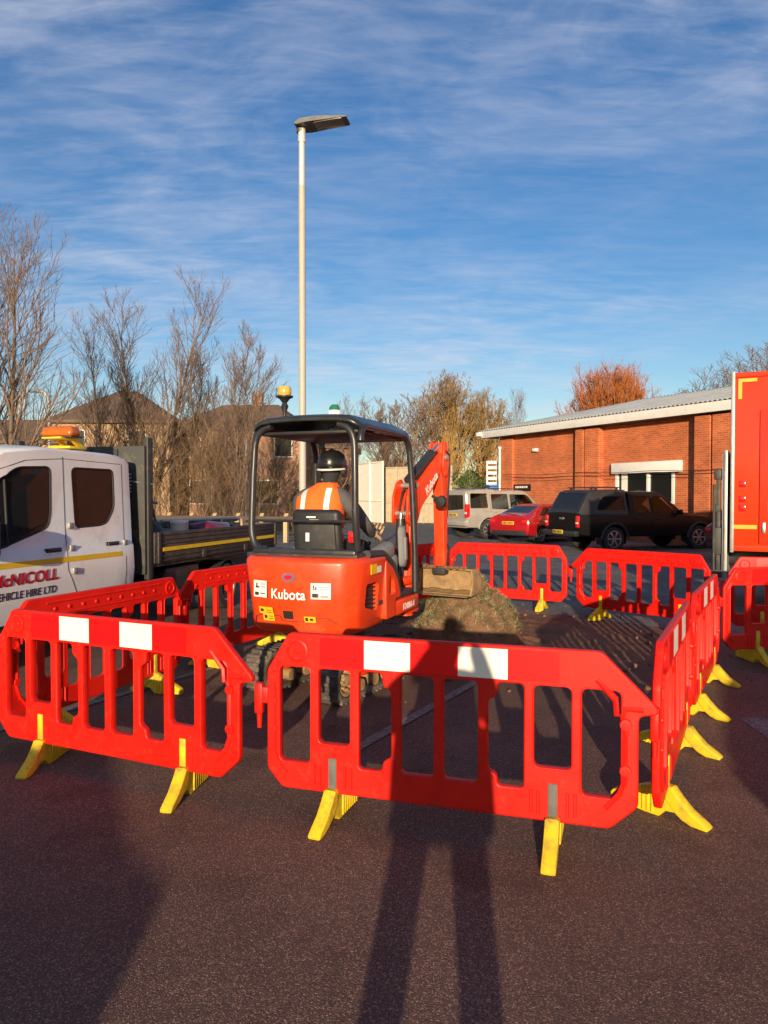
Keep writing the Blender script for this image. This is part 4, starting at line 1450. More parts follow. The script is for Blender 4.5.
    def wheels(s, xs, r, w, rim='alloy', spokes=6, both=True, tyre='tyre'):
        for x in xs:
            for sg in ((1, -1) if both else (1,)):
                y = sg * (s.par(x)[4] - 0.015)
                Mx = T(x, y, s.wz) @ RX(R(-90 if sg > 0 else 90))
                t = MB()
                t.lathe([(r * 0.66, -w), (r * 0.93, -w), (r, -w + 0.03), (r, -0.03), (r * 0.93, 0.0), (r * 0.70, 0.004), (r * 0.66, -0.012)], Mx, 32)
                wh = t.build('wheel', M[tyre], s.root)
                q = MB()
                q.lathe([(r * 0.67, -0.03), (r * 0.67, -0.004), (r * 0.62, -0.002), (r * 0.58, -0.03), (r * 0.56, -0.09), (0.0, -0.09)], Mx, 32)
                for k in range(spokes):
                    a = 2 * PI * k / spokes
                    q.box((r * 0.32, 0, -0.022), (r * 0.56, r * 0.15, 0.022), 0.006, Mx @ RZ(a))
                q.lathe([(r * 0.17, -0.04), (r * 0.15, -0.004), (0, 0.0)], Mx, 16)
                q.build('rim', M[rim], wh)
                # dark liner of the arch
                l = MB()
                R0 = s.ar - 0.006
                n = 24
                bm = l.bm; prev = None
                for k in range(n + 1):
                    a = PI * (-0.12 + 1.24 * k / n)
                    c = [bm.verts.new(Vector((x + math.cos(a) * R0, yy, s.wz + math.sin(a) * R0))) for yy in (y - sg * 0.30, y - sg * 0.02)]
                    if prev: bm.faces.new((prev[0], prev[1], c[1], c[0]))
                    prev = c
                l.build('arch_liner', M['black_plastic'], s.root)

    def seats(s, xs, z0, z1, gap=.36):
        for x in xs:
            for sg in (1, -1):
                q = MB(); q.box((x, sg * gap, (z0 + z1) / 2 - .06), (.13, .46, z1 - z0 - .12), .05); q.box((x - .02, sg * gap, z1 - .03), (.10, .26, .16), .04)
                q.build('seat', M['dark_cloth'], s.root)

    def seam(s, pts, sides=(1, -1), r=0.005, name='panel_gap'):
        for sg in sides:
            mb = MB()
            P = []
            for (xa, za), (xb, zb) in zip(pts, pts[1:]):
                for k in range(6):
                    t = k / 6; x = xa + (xb - xa) * t; z = za + (zb - za) * t
                    P.append((x, sg * (s.side(x, z) + 0.0), z))
            x, z = pts[-1]; P.append((x, sg * s.side(x, z), z))
            mb.tube(P, r, 5); mb.build(name, M['rubber'], s.root)

    def strip(s, pts, w, m, name, sg=1, off=0.004):
        """flat band on the side following (x,z) points"""
        mb = MB(); bm = mb.bm; prev = None
        for (xa, za), (xb, zb) in zip(pts, pts[1:]):
            for k in range(11):
                t = k / 10; x = xa + (xb - xa) * t; z = za + (zb - za) * t
                c = [bm.verts.new((x, sg * (s.side(x, z + d) + off), z + d)) for d in (-w / 2, w / 2)]
                if prev: bm.faces.new((prev[0], prev[1], c[1], c[0]))
                prev = c
        return mb.build(name, M[m], s.root, 0)

    def handle(s, x, z, sides=(1, -1), m='black_plastic'):
        for sg in sides:
            y = sg * (s.side(x, z) + 0.015)
            h = MB(); h.box((x, y, z), (0.20, 0.03, 0.035), 0.01); h.box((x, y - sg * 0.012, z - 0.005), (0.24, 0.02, 0.06), 0.008)
            h.build('door_handle', M[m], s.root)

    def mirror(s, x, z, sides=(1, -1), m='black_plastic', size=(0.12, 0.20, 0.16)):
        for sg in sides:
            y = sg * (s.side(x, z))
            h = MB(); h.box((x, y + sg * 0.14, z + 0.05), size, 0.04); h.bar((x, y - sg * 0.02, z - 0.02), (x, y + sg * 0.1, z + 0.02), 0.05, 0.04)
            h.build('mirror', M[m], s.root)

    def plate(s, x, z, yaw=PI, tilt=0):
        p = MB(); p.box((x, 0, z), (0.012, 0.52, 0.115), 0.004)
        o = p.build('number_plate', M['plate_yellow'], s.root)
        q = MB(); rr = random.Random(int(x * 1000 + z * 100)); y = -0.22
        for k in range(7):
            q.box((x - 0.008, y + 0.028, z), (0.003, 0.04, 0.075)); y += 0.062 + (0.025 if k == 3 else 0)
        q.build('lettering', M['text_dark'], o, 0)

    def lump(s, c, size, m, name, bev=0.02, both=True):
        for sg in ((1, -1) if both else (1,)):
            q = MB(); q.box((c[0], sg * c[1], c[2]), size, min(bev, min(size) * 0.45)); q.build(name, M[m], s.root)


CARDIR = R(21)

# ---------------------------------------------------------------- dark pickup
PU_ST = [
    (0.00, .62, 1.10, 1.17, .82, .86, .78), (.04, .52, 1.12, 1.22, .90, .905, .79), (.40, .46, 1.13, 1.83, .92, .92, .75), (.55, .45, 1.13, 1.87, .925, .92, .75),
    (1.70, .44, 1.12, 1.88, .925, .92, .75), (1.715, .44, 1.12, 1.78, .925, .92, .67), (1.785, .44, 1.12, 1.76, .925, .92, .66), (1.80, .44, 1.12, 1.83, .925, .92, .735), (2.95, .44, 1.11, 1.82, .92, .915, .71), (3.10, .44, 1.11, 1.77, .92, .915, .70),
    (3.92, .44, 1.09, 1.17, .92, .90, .77), (4.85, .45, 1.03, 1.10, .92, .88, .72), (5.22, .5, .90, .99, .87, .82, .62), (5.30, .6, .80, .87, .80, .76, .56)]


def pickup():
    rr = Vector((5.98, 22.6)); d = Vector((math.cos(CARDIR), math.sin(CARDIR))); left = Vector((-d.y, d.x))
    o = rr + left * 0.92
    c = Car('pickup_truck', 'dark pickup with black hard canopy over its bed, parked nose to the brick building', 'pickup', (o.x, o.y, 0), CARDIR, PU_ST, 'pickup_black', 'vehicles parked by the brick building')
    c.root.scale = (1.06, 1.04, 1.03)
    c.wz = .38; c.ar = .45
    c.side_window([(.62, 1.26), (1.62, 1.26), (1.62, 1.68), (.80, 1.68)])
    c.side_window([(1.98, 1.20), (2.62, 1.20), (2.62, 1.68), (2.0, 1.68)], through=True)
    c.side_window([(2.70, 1.19), (3.62, 1.17), (3.18, 1.62), (3.05, 1.68), (2.70, 1.68)], through=True)
    c.top_window(.08, .36, .12, .10)
    c.top_window(3.88, 3.16, .08, .10)
    c.arches((1.22, 4.42), c.ar)
    c.commit(); c.seats((2.05, 2.85), 1.15, 1.60)
    c.body.data.materials.append(M['canopy_black'])
    for p in c.body.data.polygons:
        if p.center.x < 1.75 and p.center.z > 1.14: p.material_index = 1
    c.wheels((1.22, 4.42), .38, .26)
    c.seam([(1.76, 1.80), (1.76, .55)]); c.seam([(2.66, 1.76), (2.66, .55)]); c.seam([(3.78, 1.10), (3.72, .55)]); c.seam([(1.9, 1.78), (1.9, .9), (1.75, .6)])
    c.seam([(.12, 1.14), (1.76, 1.14)])
    c.handle(2.1, 1.0); c.handle(2.85, 1.0); c.mirror(3.55, 1.14, m='pickup_black')
    c.lump((0.01, .80, .92), (.10, .15, .36), 'lamp_red', 'tail_light', .03)
    c.lump((0.008, .802, .88), (.105, .13, .06), 'lamp_clear', 'reversing_light', .01)
    c.lump((-0.06, 0, .56), (.16, 1.72, .17), 'black_metal', 'rear_bumper', .04, both=False)
    c.plate(-.148, .60)
    c.lump((-0.005, 0, 1.0), (.03, .24, .07), 'chrome', 'tailgate_handle', .012, both=False)
    q = MB()
    for sg in (1, -1): q.bar((.62, sg * .62, 1.955), (1.62, sg * .62, 1.955), .035, .03, .008)
    for x in (.75, 1.5):
        q.bar((x, -.62, 1.95), (x, .62, 1.95), .04, .03, .008)
        for sg in (1, -1): q.box((x, sg * .62, 1.915), (.06, .05, .08))
    q.build('roof_bars', M['black_metal'], c.root)
    # pale wheel-arch flares
    for x in (1.22, 4.42):
        for sg in (1, -1):
            f = MB(); P = []
            for k in range(15):
                a = PI * (0.02 + 0.96 * k / 14); z = c.wz + math.sin(a) * .475
                P.append((x + math.cos(a) * .475, sg * (c.side(x, max(z, .55)) + .01), z))
            f.tube(P, .038, 6); f.build('arch_flare', M['exc_dark'], c.root)


pickup()

# ---------------------------------------------------------------- silver off-roader
SUV_ST = [
    (0.00, .60, 1.02, 1.78, .84, .90, .76), (.05, .44, 1.04, 1.84, .92, .935, .785), (.55, .42, 1.05, 1.90, .945, .945, .79), (1.25, .42, 1.05, 1.91, .95, .945, .79), (1.40, .42, 1.05, 1.86, .95, .945, .785),
    (2.75, .42, 1.04, 1.86, .95, .945, .77), (2.95, .42, 1.04, 1.80, .95, .945, .76), (3.75, .42, 1.03, 1.11, .945, .93, .80), (4.55, .43, .98, 1.05, .93, .89, .72), (4.80, .5, .88, .95, .86, .80, .62), (4.85, .6, .80, .86, .80, .75, .58)]


def suv():
    a = R(29)
    rr = Vector((3.29, 29.3)); d = Vector((math.cos(a), math.sin(a))); left = Vector((-d.y, d.x))
    o = rr + left * 0.94
    c = Car('silver_car', 'silver beige off-roader parked left of the red car', 'car', (o.x, o.y, 0), a, SUV_ST, 'suv_silver', 'vehicles parked by the brick building')
    c.root.scale = (1.06, 1.06, 1.06)
    c.wz = .37; c.ar = .45
    c.side_window([(.16, 1.18), (.98, 1.18), (.98, 1.74), (.20, 1.74)], through=True)
    c.side_window([(1.15, 1.14), (1.98, 1.12), (1.98, 1.72), (1.15, 1.72)], through=True)
    c.side_window([(2.06, 1.12), (3.45, 1.10), (3.02, 1.62), (2.86, 1.70), (2.06, 1.71)], through=True)
    c.pocket([(0, y, z) for y, z in round_poly([(-.66, 1.14), (.66, 1.06), (.62, 1.68), (-.62, 1.68)], .06)], depth=.03)
    c.top_window(3.70, 3.0, .10, .10)
    c.arches((.98, 3.86), c.ar); c.commit(); c.seats((1.2, 2.2), 1.10, 1.55); c.wheels((.98, 3.86), .37, .25, spokes=7)
    c.seam([(1.08, 1.80), (1.08, 1.1), (1.35, .6)]); c.seam([(2.02, 1.78), (2.02, .55)]); c.seam([(3.4, 1.04), (3.35, .55)])
    c.handle(1.25, 1.02, m='suv_silver'); c.handle(2.2, 1.01, m='suv_silver'); c.mirror(3.25, 1.12)
    c.lump((.03, .86, 1.08), (.16, .17, .52), 'lamp_red', 'tail_light', .03)
    c.lump((.02, .862, 1.0), (.17, .15, .08), 'lamp_clear', 'reversing_light', .01)
    c.lump((-.03, 0, .62), (.14, 1.78, .22), 'suv_silver', 'rear_bumper', .05, both=False)
    c.plate(-.02, .92)
    for x in (.98, 3.86):
        for sg in (1, -1):
            f = MB(); P = []
            for k in range(15):
                q = PI * (0.02 + 0.96 * k / 14); z = c.wz + math.sin(q) * .475
                P.append((x + math.cos(q) * .475, sg * (c.side(x, max(z, .55)) + .008), z))
            f.tube(P, .03, 6)
            f.build('arch_flare', M['suv_silver'], c.root)
    for sg in (1, -1):
        q = MB(); q.bar((.4, sg * .70, 1.945), (2.7, sg * .68, 1.915), .04, .03, .01); q.build('roof_rail', M['black_metal'], c.root)


suv()

# ---------------------------------------------------------------- red car
RED_ST = [
    (0.00, .50, .88, .97, .76, .80, .66), (.05, .34, .92, 1.02, .84, .85, .68), (.40, .28, .94, 1.09, .88, .875, .66), (1.25, .26, .94, 1.38, .885, .88, .58), (1.45, .26, .94, 1.42, .885, .88, .58),
    (2.30, .26, .93, 1.44, .885, .88, .58), (2.55, .26, .93, 1.40, .885, .88, .58), (3.45, .26, .91, .98, .88, .86, .68), (4.15, .28, .80, .86, .85, .79, .60), (4.36, .38, .66, .73, .78, .72, .52)]


def small_car(name, label, loc, ang, paint, group, stations=None, cat='car'):
    c = Car(name, label, cat, loc, ang, stations or RED_ST, paint, group)
    c.wz = .31; c.ar = .375
    c.side_window([(.85, 1.02), (1.62, 1.0), (1.62, 1.34), (1.35, 1.32)])
    c.side_window([(1.72, 1.0), (3.0, .99), (2.5, 1.32), (2.3, 1.35), (1.72, 1.36)])
    c.top_window(.46, 1.18, .09, .08)
    c.top_window(3.38, 2.62, .09, .08)
    c.arches((.85, 3.45), c.ar); c.commit(); c.wheels((.85, 3.45), .31, .21, spokes=5)
    c.seam([(1.67, 1.38), (1.67, .4)]); c.seam([(3.05, .93), (3.0, .4)])
    c.handle(1.85, .84, m=paint); c.mirror(2.9, 1.0, m=paint)
    c.lump((.03, .70, .82), (.12, .24, .13), 'lamp_red', 'tail_light', .03)
    c.lump((4.18, .62, .70), (.20, .26, .12), 'lamp_clear', 'headlight', .04)
    c.plate(-.012, .76)
    q = MB(); q.box((.02, 0, .40), (.10, 1.5, .18), .04); q.build('lower_bumper', M['black_plastic'], c.root)
    return c


a = R(45)
rl = at(489, 520, 27.5); d = Vector((math.cos(a), math.sin(a))); left = Vector((-d.y, d.x))
o = Vector((rl.x, rl.y)) - left * 0.86
small_car('red_car', 'red saloon car between the silver car and the dark pickup', (o.x, o.y, 0), a, 'car_red', 'vehicles parked by the brick building')
rl = Vector((8.75, 20.2)); a = R(20); left = Vector((-math.sin(a), math.cos(a)))
o = rl - left * 0.86
small_car('maroon_car', 'dark maroon car mostly hidden between the pickup bonnet and the red lorry', (o.x, o.y, 0), a, 'maroon', 'vehicles parked by the brick building')

# ---------------------------------------------------------------- white crew-cab tipper at left
TR_ST = [
    (0.00, .60, 1.16, 2.10, .93, .965, .89), (.03, .50, 1.17, 2.17, .975, .99, .925), (.14, .47, 1.18, 2.225, .995, 1.0, .94), (.40, .46, 1.18, 2.245, 1.0, 1.0, .945), (1.50, .46, 1.18, 2.255, 1.0, 1.0, .945),
    (2.00, .46, 1.17, 2.20, 1.0, 1.0, .935), (2.30, .46, 1.16, 2.06, 1.0, 1.0, .90), (3.02, .46, 1.13, 1.34, .99, .98, .84), (3.45, .48, .98, 1.10, .96, .92, .74), (3.62, .6, .80, .90, .88, .82, .62)]


def tipper():
    P0 = Vector((-3.06, 9.09)); tdir = Vector((.276, .961))
    o = P0 + Vector((-.961, .276)) * 1.0
    c = Car('tipper_truck', 'white crew cab truck with dark dropside bed and red lettering on its door', 'truck', (o.x, o.y, 0), math.atan2(-tdir.y, -tdir.x), TR_ST, 'van_white', None, crown=0.035)
    rt = c.root
    c.wz = .35; c.ar = .42
    c.side_window([(.36, 1.60), (.50, 1.43), (.62, 1.40), (1.06, 1.39), (1.09, 2.05), (.36, 2.05)], r=0.09, depth=.04)
    c.side_window([(1.40, 2.05), (1.42, 1.55), (1.47, 1.41), (2.10, 1.235), (2.62, 1.19), (2.62, 1.34), (2.16, 1.86), (1.86, 2.03)], r=0.07, depth=.04)
    c.top_window(2.95, 2.34, .08, .08)
    c.arches((2.72,), c.ar); c.commit(); c.wheels((2.72,), .35, .22, rim='steel', spokes=5)
    # door gaps, handles, hinges
    c.seam([(1.22, 2.16), (1.22, .95), (1.05, .62), (1.0, .55)], r=0.004)
    c.seam([(.20, 2.12), (.20, 1.0), (.22, .6)], r=0.004)
    c.seam([(.22, 2.12), (1.22, 2.14), (1.75, 2.10), (2.15, 1.98), (2.35, 1.80)], r=0.0035)
    c.seam([(2.52, 1.35), (2.52, .6)], r=0.004)
    c.handle(1.42, 1.17); c.handle(.43, 1.18)
    for x, z in ((1.15, 1.42), (1.14, 1.175), (1.13, .93), (.20, 1.18)):
        for sg in (1, -1):
            h = MB(); h.box((x, sg * (c.side(x, z) + .012), z), (.07, .03, .065), .006); h.build('hinge', M['steel'], rt)
    c.mirror(2.42, 1.30, size=(.16, .22, .36))
    # rubber seals round the side windows
    for poly in ([(.36, 1.60), (.50, 1.43), (.62, 1.40), (1.06, 1.39), (1.09, 2.05), (.36, 2.05)], [(1.40, 2.05), (1.42, 1.55), (1.47, 1.41), (2.10, 1.235), (2.62, 1.19), (2.62, 1.34), (2.16, 1.86), (1.86, 2.03)]):
        pp = round_poly(poly, .08, 4)
        for sg in (1, -1):
            q = MB(); P = [(x, sg * (c.side(x, z) - .010), z) for x, z in pp]; q.tube(P + P[:1], .013, 6, cap=False); q.build('window_seal', M['rubber'], rt)
    # divider in the front window
    q = MB(); q.tube([(2.02, c.side(2.02, 1.27) - .012, 1.27), (2.02, c.side(2.02, 1.90) - .012, 1.90)], .014, 6); q.build('window_divider', M['rubber'], rt)
    # yellow stripe on both sides
    for sg in (1, -1):
        c.strip([(.28, 1.055), (2.50, 1.070)], .055, 'stripe_yellow', 'side_stripe', sg)
    # lettering on the nearside
    TM = Matrix(((-1, 0, 0, 0), (0, 0, 1, 0), (0, 1, 0, 0), (0, 0, 0, 1)))

    def letters(txt, size, x, z, m, bold, shear, off, name, space=1.0, width=None):
        me = text_mesh(txt, size, bold, shear, .001, 'RIGHT', space)
        if width:
            xs = [v.co.x for v in me.vertices]; k = width / (max(xs) - min(xs)); me.transform(Matrix.Diagonal((k, 1, 1, 1)))
        b = MB(); b.mesh(me, TM)
        def f(v):
            X = x + v.x; Z = z + v.z
            return Vector((X, c.side(X, Z) + off + v.y, Z))
        b.bend(f); b.build(name, M[m], rt, 0)
    letters('McNICOLL', .155, 1.395, .868, 'text_dark', .002, .12, .0035, 'lettering_shadow', 1.0, .885)
    letters('McNICOLL', .155, 1.387, .876, 'text_red', .002, .12, .0065, 'lettering', 1.0, .885)
    letters('VEHICLE HIRE LTD', .105, 1.41, .735, 'text_dark', .0015, .08, .004, 'lettering', 1.0, .86)
    # front end
    for sg in (1, -1):
        q = MB(); q.box((3.40, sg * .74, 1.0), (.30, .26, .24), .06); q.build('headlight', M['lamp_clear'], rt)
    q = MB(); q.box((3.56, 0, .84), (.14, 1.15, .24), .03)
    for k in range(4): q.box((3.635, 0, .76 + k * .055), (.02, 1.05, .018), .004)
    q.build('grille', M['black_plastic'], rt)
    q = MB(); q.box((3.56, 0, .52), (.20, 1.74, .26), .06); q.build('front_bumper', M['black_plastic'], rt)
    for y in (-.45, .35):
        q = MB(); q.bar((3.0, y, 1.36), (2.72, y + .55, 1.66), .02, .02, .004); q.build('wiper', M['black_plastic'], rt)
    # sill and mudguard
    q = MB(); q.box((1.1, 0, .42), (2.4, 1.86, .12), .03); q.build('sill', M['black_plastic'], rt)
    # light bar on the cab roof with its yellow bracket
    q = MB(); bx = .56
    q.box((bx, .48, 2.305), (.30, .30, .03), .008); q.bar((bx - .12, .38, 2.31), (bx + .05, .38, 2.40), .035, .05); q.bar((bx - .12, .58, 2.31), (bx + .05, .58, 2.40), .035, .05)
    q.box((bx + .10, .48, 2.405), (.36, .26, .022), .006)
    br = q.build('light_bar_bracket', M['stripe_yellow'], rt)
    q = MB(); q.box((bx + .14, .50, 2.482), (.20, .44, .12), .045, seg=3, taper=(.8, .92))
    lb = q.build('light_bar', M['amber'], br)
    q = MB(); q.box((bx + .14, .50, 2.418), (.20, .44, .02), .006); q.build('light_bar_base', M['black_plastic'], lb)
    # headboard behind the cab
    q = MB()
    q.box((-.22, 0, 1.56), (.05, 2.0, 1.62), .006)
    for y in (-.6, -.2, .2, .6): q.box((-.185, y, 1.56), (.03, .05, 1.55))
    q.build('headboard', M['headboard'], rt)
    for sg in (1, -1):
        q = MB(); q.box((-.30, sg * .985, 1.58), (.11, .07, 1.80), .008); q.build('headboard_post', M['headboard'], rt)
    # coiled air line and white cord on the headboard
    q = MB(); P = []
    for k in range(60):
        a = k * .65; P.append((-.12 + .05 * math.cos(a), .80 + .05 * math.sin(a), 1.78 + k * .0045))
    q.tube(P, .009, 5); q.tube([(-.14, .86, 1.92), (-.25, 1.0, 1.90), (-.36, 1.03, 1.885)], .008, 5); q.build('coiled_hose', M['steel'], rt)
    # dropside bed
    bl = 3.75
    q = MB(); q.box((-.36 - bl / 2, 0, .86), (bl, 2.0, .07)); q.build('bed_floor', M['dark_board'], rt, 0)
    for sg in (1, -1):
        q = MB(); q.box((-.36 - bl / 2, sg * 1.015, 1.07), (bl, .035, .40), .006)
        for z in (.90, .955, 1.12, 1.175, 1.235): q.box((-.36 - bl / 2, sg * 1.037, z), (bl - .04, .014, .018), .004)
        for x in (-.45, -.36 - bl + .08): q.box((x, sg * 1.04, 1.07), (.06, .03, .40), .005)
        for x in (-1.6, -2.9): q.box((x, sg * 1.036, .92), (.12, .03, .10), .005)
        sd = q.build('dropside', M['dark_board'], rt)
        q = MB(); q.box((-.36 - bl / 2 - .02, sg * 1.046, 1.045), (bl - .30, .006, .05)); q.build('side_stripe', M['stripe_yellow'], sd, 0)
    q = MB(); q.box((-.36 - bl, 0, 1.07), (.035, 1.98, .40), .006); q.build('tailboard', M['dark_board'], rt)
    q = MB()
    for y in (.42, -.42): q.box((-1.9, y, .66), (4.4, .10, .22), .01)
    q.box((-1.3, .72, .60), (.9, .32, .34), .05); q.box((-1.9, 0, .78), (3.6, 1.3, .07))
    q.build('chassis', M['black_metal'], rt)
    for sg in (1, -1):
        y = sg * .98; Mx = T(-2.42, y, .35) @ RX(R(-90 if sg > 0 else 90))
        t = MB(); t.lathe([(.22, -.42), (.33, -.42), (.35, -.39), (.35, -.03), (.33, 0), (.24, .004), (.22, -.02)], Mx, 32); wh = t.build('wheel', M['tyre'], rt)
        t = MB(); t.lathe([(.225, -.02), (.225, -.004), (.20, -.01), (.17, -.10), (.10, -.10), (.09, -.03), (0, -.03)], Mx, 28)
        for k in range(6): t.lathe([(.018, -.10), (.014, -.075), (0, -.075)], Mx @ RZ(k * PI / 3) @ T(.135, 0, 0), 8)
        t.build('rim', M['steel'], wh)
        t = MB(); P = []
        for k in range(13):
            a = PI * (.04 + .92 * k / 12); P.append((-2.42 + math.cos(a) * .42, y - sg * .2, .35 + math.sin(a) * .40))
        bm = t.bm; prev = None
        for p in P:
            cc = [bm.verts.new((p[0], p[1] + e, p[2])) for e in (-.2, .2)]
            if prev: bm.faces.new((prev[0], prev[1], cc[1], cc[0]))
            prev = cc
        t.build('mudguard', M['black_plastic'], rt)
    return rt


TR = tipper()
TRM = Matrix.Translation(TR.location) @ Matrix.Rotation(TR.rotation_euler.z, 4, 'Z')


def on_truck(x, y, z): return TRM @ Vector((x, y, z))


def bed_load():
    rz = TR.rotation_euler.z
    def th(name, label, cat, x, y, a=0, z=.93): 
        p = on_truck(x, y, z); return thing(name, label, cat, p, rz + a, 'tools in the truck bed')
    h = th('rubble_load', 'dark rubble and soil heaped in the truck bed under the tools', 'rubble', -2.2, 0, 0, .90)
    q = MB(); bm = q.bm; nx, ny = 56, 30; gr = []
    for i in range(nx + 1):
        row = []
        for j in range(ny + 1):
            x = -1.65 + 3.3 * i / nx; y = -.92 + 1.84 * j / ny
            e = min(1, (1.65 - abs(x)) * 5, (.92 - abs(y)) * 7)
            row.append(bm.verts.new((x, y, max(0, e) * (.22 + .10 * noise.noise((x * 2, y * 2, 1)) + .06 * noise.noise((x * 8, y * 8, 4)) + .03 * noise.noise((x * 20, y * 20, 9))))))
        gr.append(row)
    for i in range(nx):
        for j in range(ny): bm.faces.new((gr[i][j], gr[i + 1][j], gr[i + 1][j + 1], gr[i][j + 1]))
    q.build('rubble', M['exc_dark'], h, 0)
    r = th('tool_bag', 'slumped black bag in the truck bed against the headboard', 'bag', -.72, .62, .2)
    q = MB(); q.sphere((0, 0, .24), (.26, .30, .27), 14, 10); q.bend(lambda v: v + Vector((noise.noise(v * 6), noise.noise(v * 6 + Vector((5, 0, 0))), noise.noise(v * 6 + Vector((0, 9, 0))))) * .06)
    q.build('sack', M['seat_vinyl'], r)
    q = MB(); q.tube([(-.12, 0, .46), (-.08, 0, .56), (.08, 0, .56), (.12, 0, .46)], .014, 6); q.build('strap', M['dark_cloth'], r)
    r = th('shovel', 'shovel lying with its handle up in the truck bed', 'shovel', -1.0, .55, .3)
    q = MB(); q.tube([(.50, .15, .72), (-.55, .0, .12)], .017, 8); q.tube([(.53, .06, .74), (.48, .24, .72)], .017, 8); q.build('shaft', M['steel'], r)
    q = MB(); q.box((-.72, 0, .05), (.36, .24, .015), .005, RY(R(18))); q.build('blade', M['steel'], r)
    for k, (x, y, lab) in enumerate(((-1.45, .70, 'white bucket in the truck bed, the one nearer the cab'), (-1.66, .62, 'white bucket in the truck bed, the one farther from the cab'))):
        r = th('bucket', lab, 'bucket', x, y)
        q = MB(); q.lathe([(.0, 0), (.085, 0), (.10, .20), (.105, .42), (.112, .43), (.105, .46), (.0, .455)], None, 18); q.build('pail', M['white_trim'], r)
        q = MB(); q.tube([(.105 * math.cos(a), .105 * math.sin(a) * .2 - .1, .40 - .12 * math.sin(a)) for a in [PI * i / 8 for i in range(9)]], .005, 5); q.build('handle', M['steel'], r)
    r = th('breaker', 'dark petrol breaker lying in the middle of the truck bed', 'tool', -1.25, .2, .1)
    q = MB(); q.box((0, 0, .30), (.50, .26, .22), .05); q.tube([(-.35, 0, .3), (-.9, 0, .22)], [.05, .03], 8); q.tube([(.2, -.3, .46), (.2, .3, .46)], .02, 8); q.box((.12, 0, .44), (.2, .22, .1), .03); q.build('body', M['exc_dark'], r)
    r = th('traffic_cone', 'orange cone lying among tools at the middle of the truck bed', 'cone', -2.15, .45, .4)
    q = MB(); q.lathe([(.14, 0), (.13, .03), (.03, .48), (0, .48)], T(0, 0, .14) @ RY(R(86)), 20); q.build('cone', M['hi_vis'], r)
    q = MB(); q.box((-.01, 0, .16), (.03, .34, .34), .01); q.build('base', M['rubber'], r)
    r = th('folded_sheet', 'dark red folded sheet heaped near the tail of the truck bed', 'sheet', -2.65, .50)
    q = MB(); q.box((0, 0, .20), (.75, .5, .40), .12, seg=4); q.bend(lambda v: v + Vector((0, 0, .05 * noise.noise(v * 5)))); q.build('cloth', M['maroon'], r)
    r = th('cable_drum', 'cable drum with pale flanges near the tail of the truck bed', 'cable drum', -3.35, .55, .5)
    q = MB()
    for y in (-.16, .16): q.lathe([(.0, -.015), (.22, -.015), (.22, .015), (0, .015)], T(0, y, .22) @ RX(R(90)), 24)
    q.build('flange', M['post_wood'], r)
    q = MB(); q.lathe([(.15, -.14), (.15, .14)], T(0, 0, .22) @ RX(R(90)), 20); q.build('coil', M['black_plastic'], r)
    r = th('pole_bundle', 'long grey poles lying along the top of the truck bed', 'poles', -2.9, .25, 0, .95)
    q = MB()
    for k in range(4): q.tube([(-1.2, k * .055 - .1, .36 + (k % 2) * .03), (1.3, k * .055 - .08, .40 + (k % 2) * .02)], .022, 8)
    q.build('pole', M['steel'], r)


bed_load()

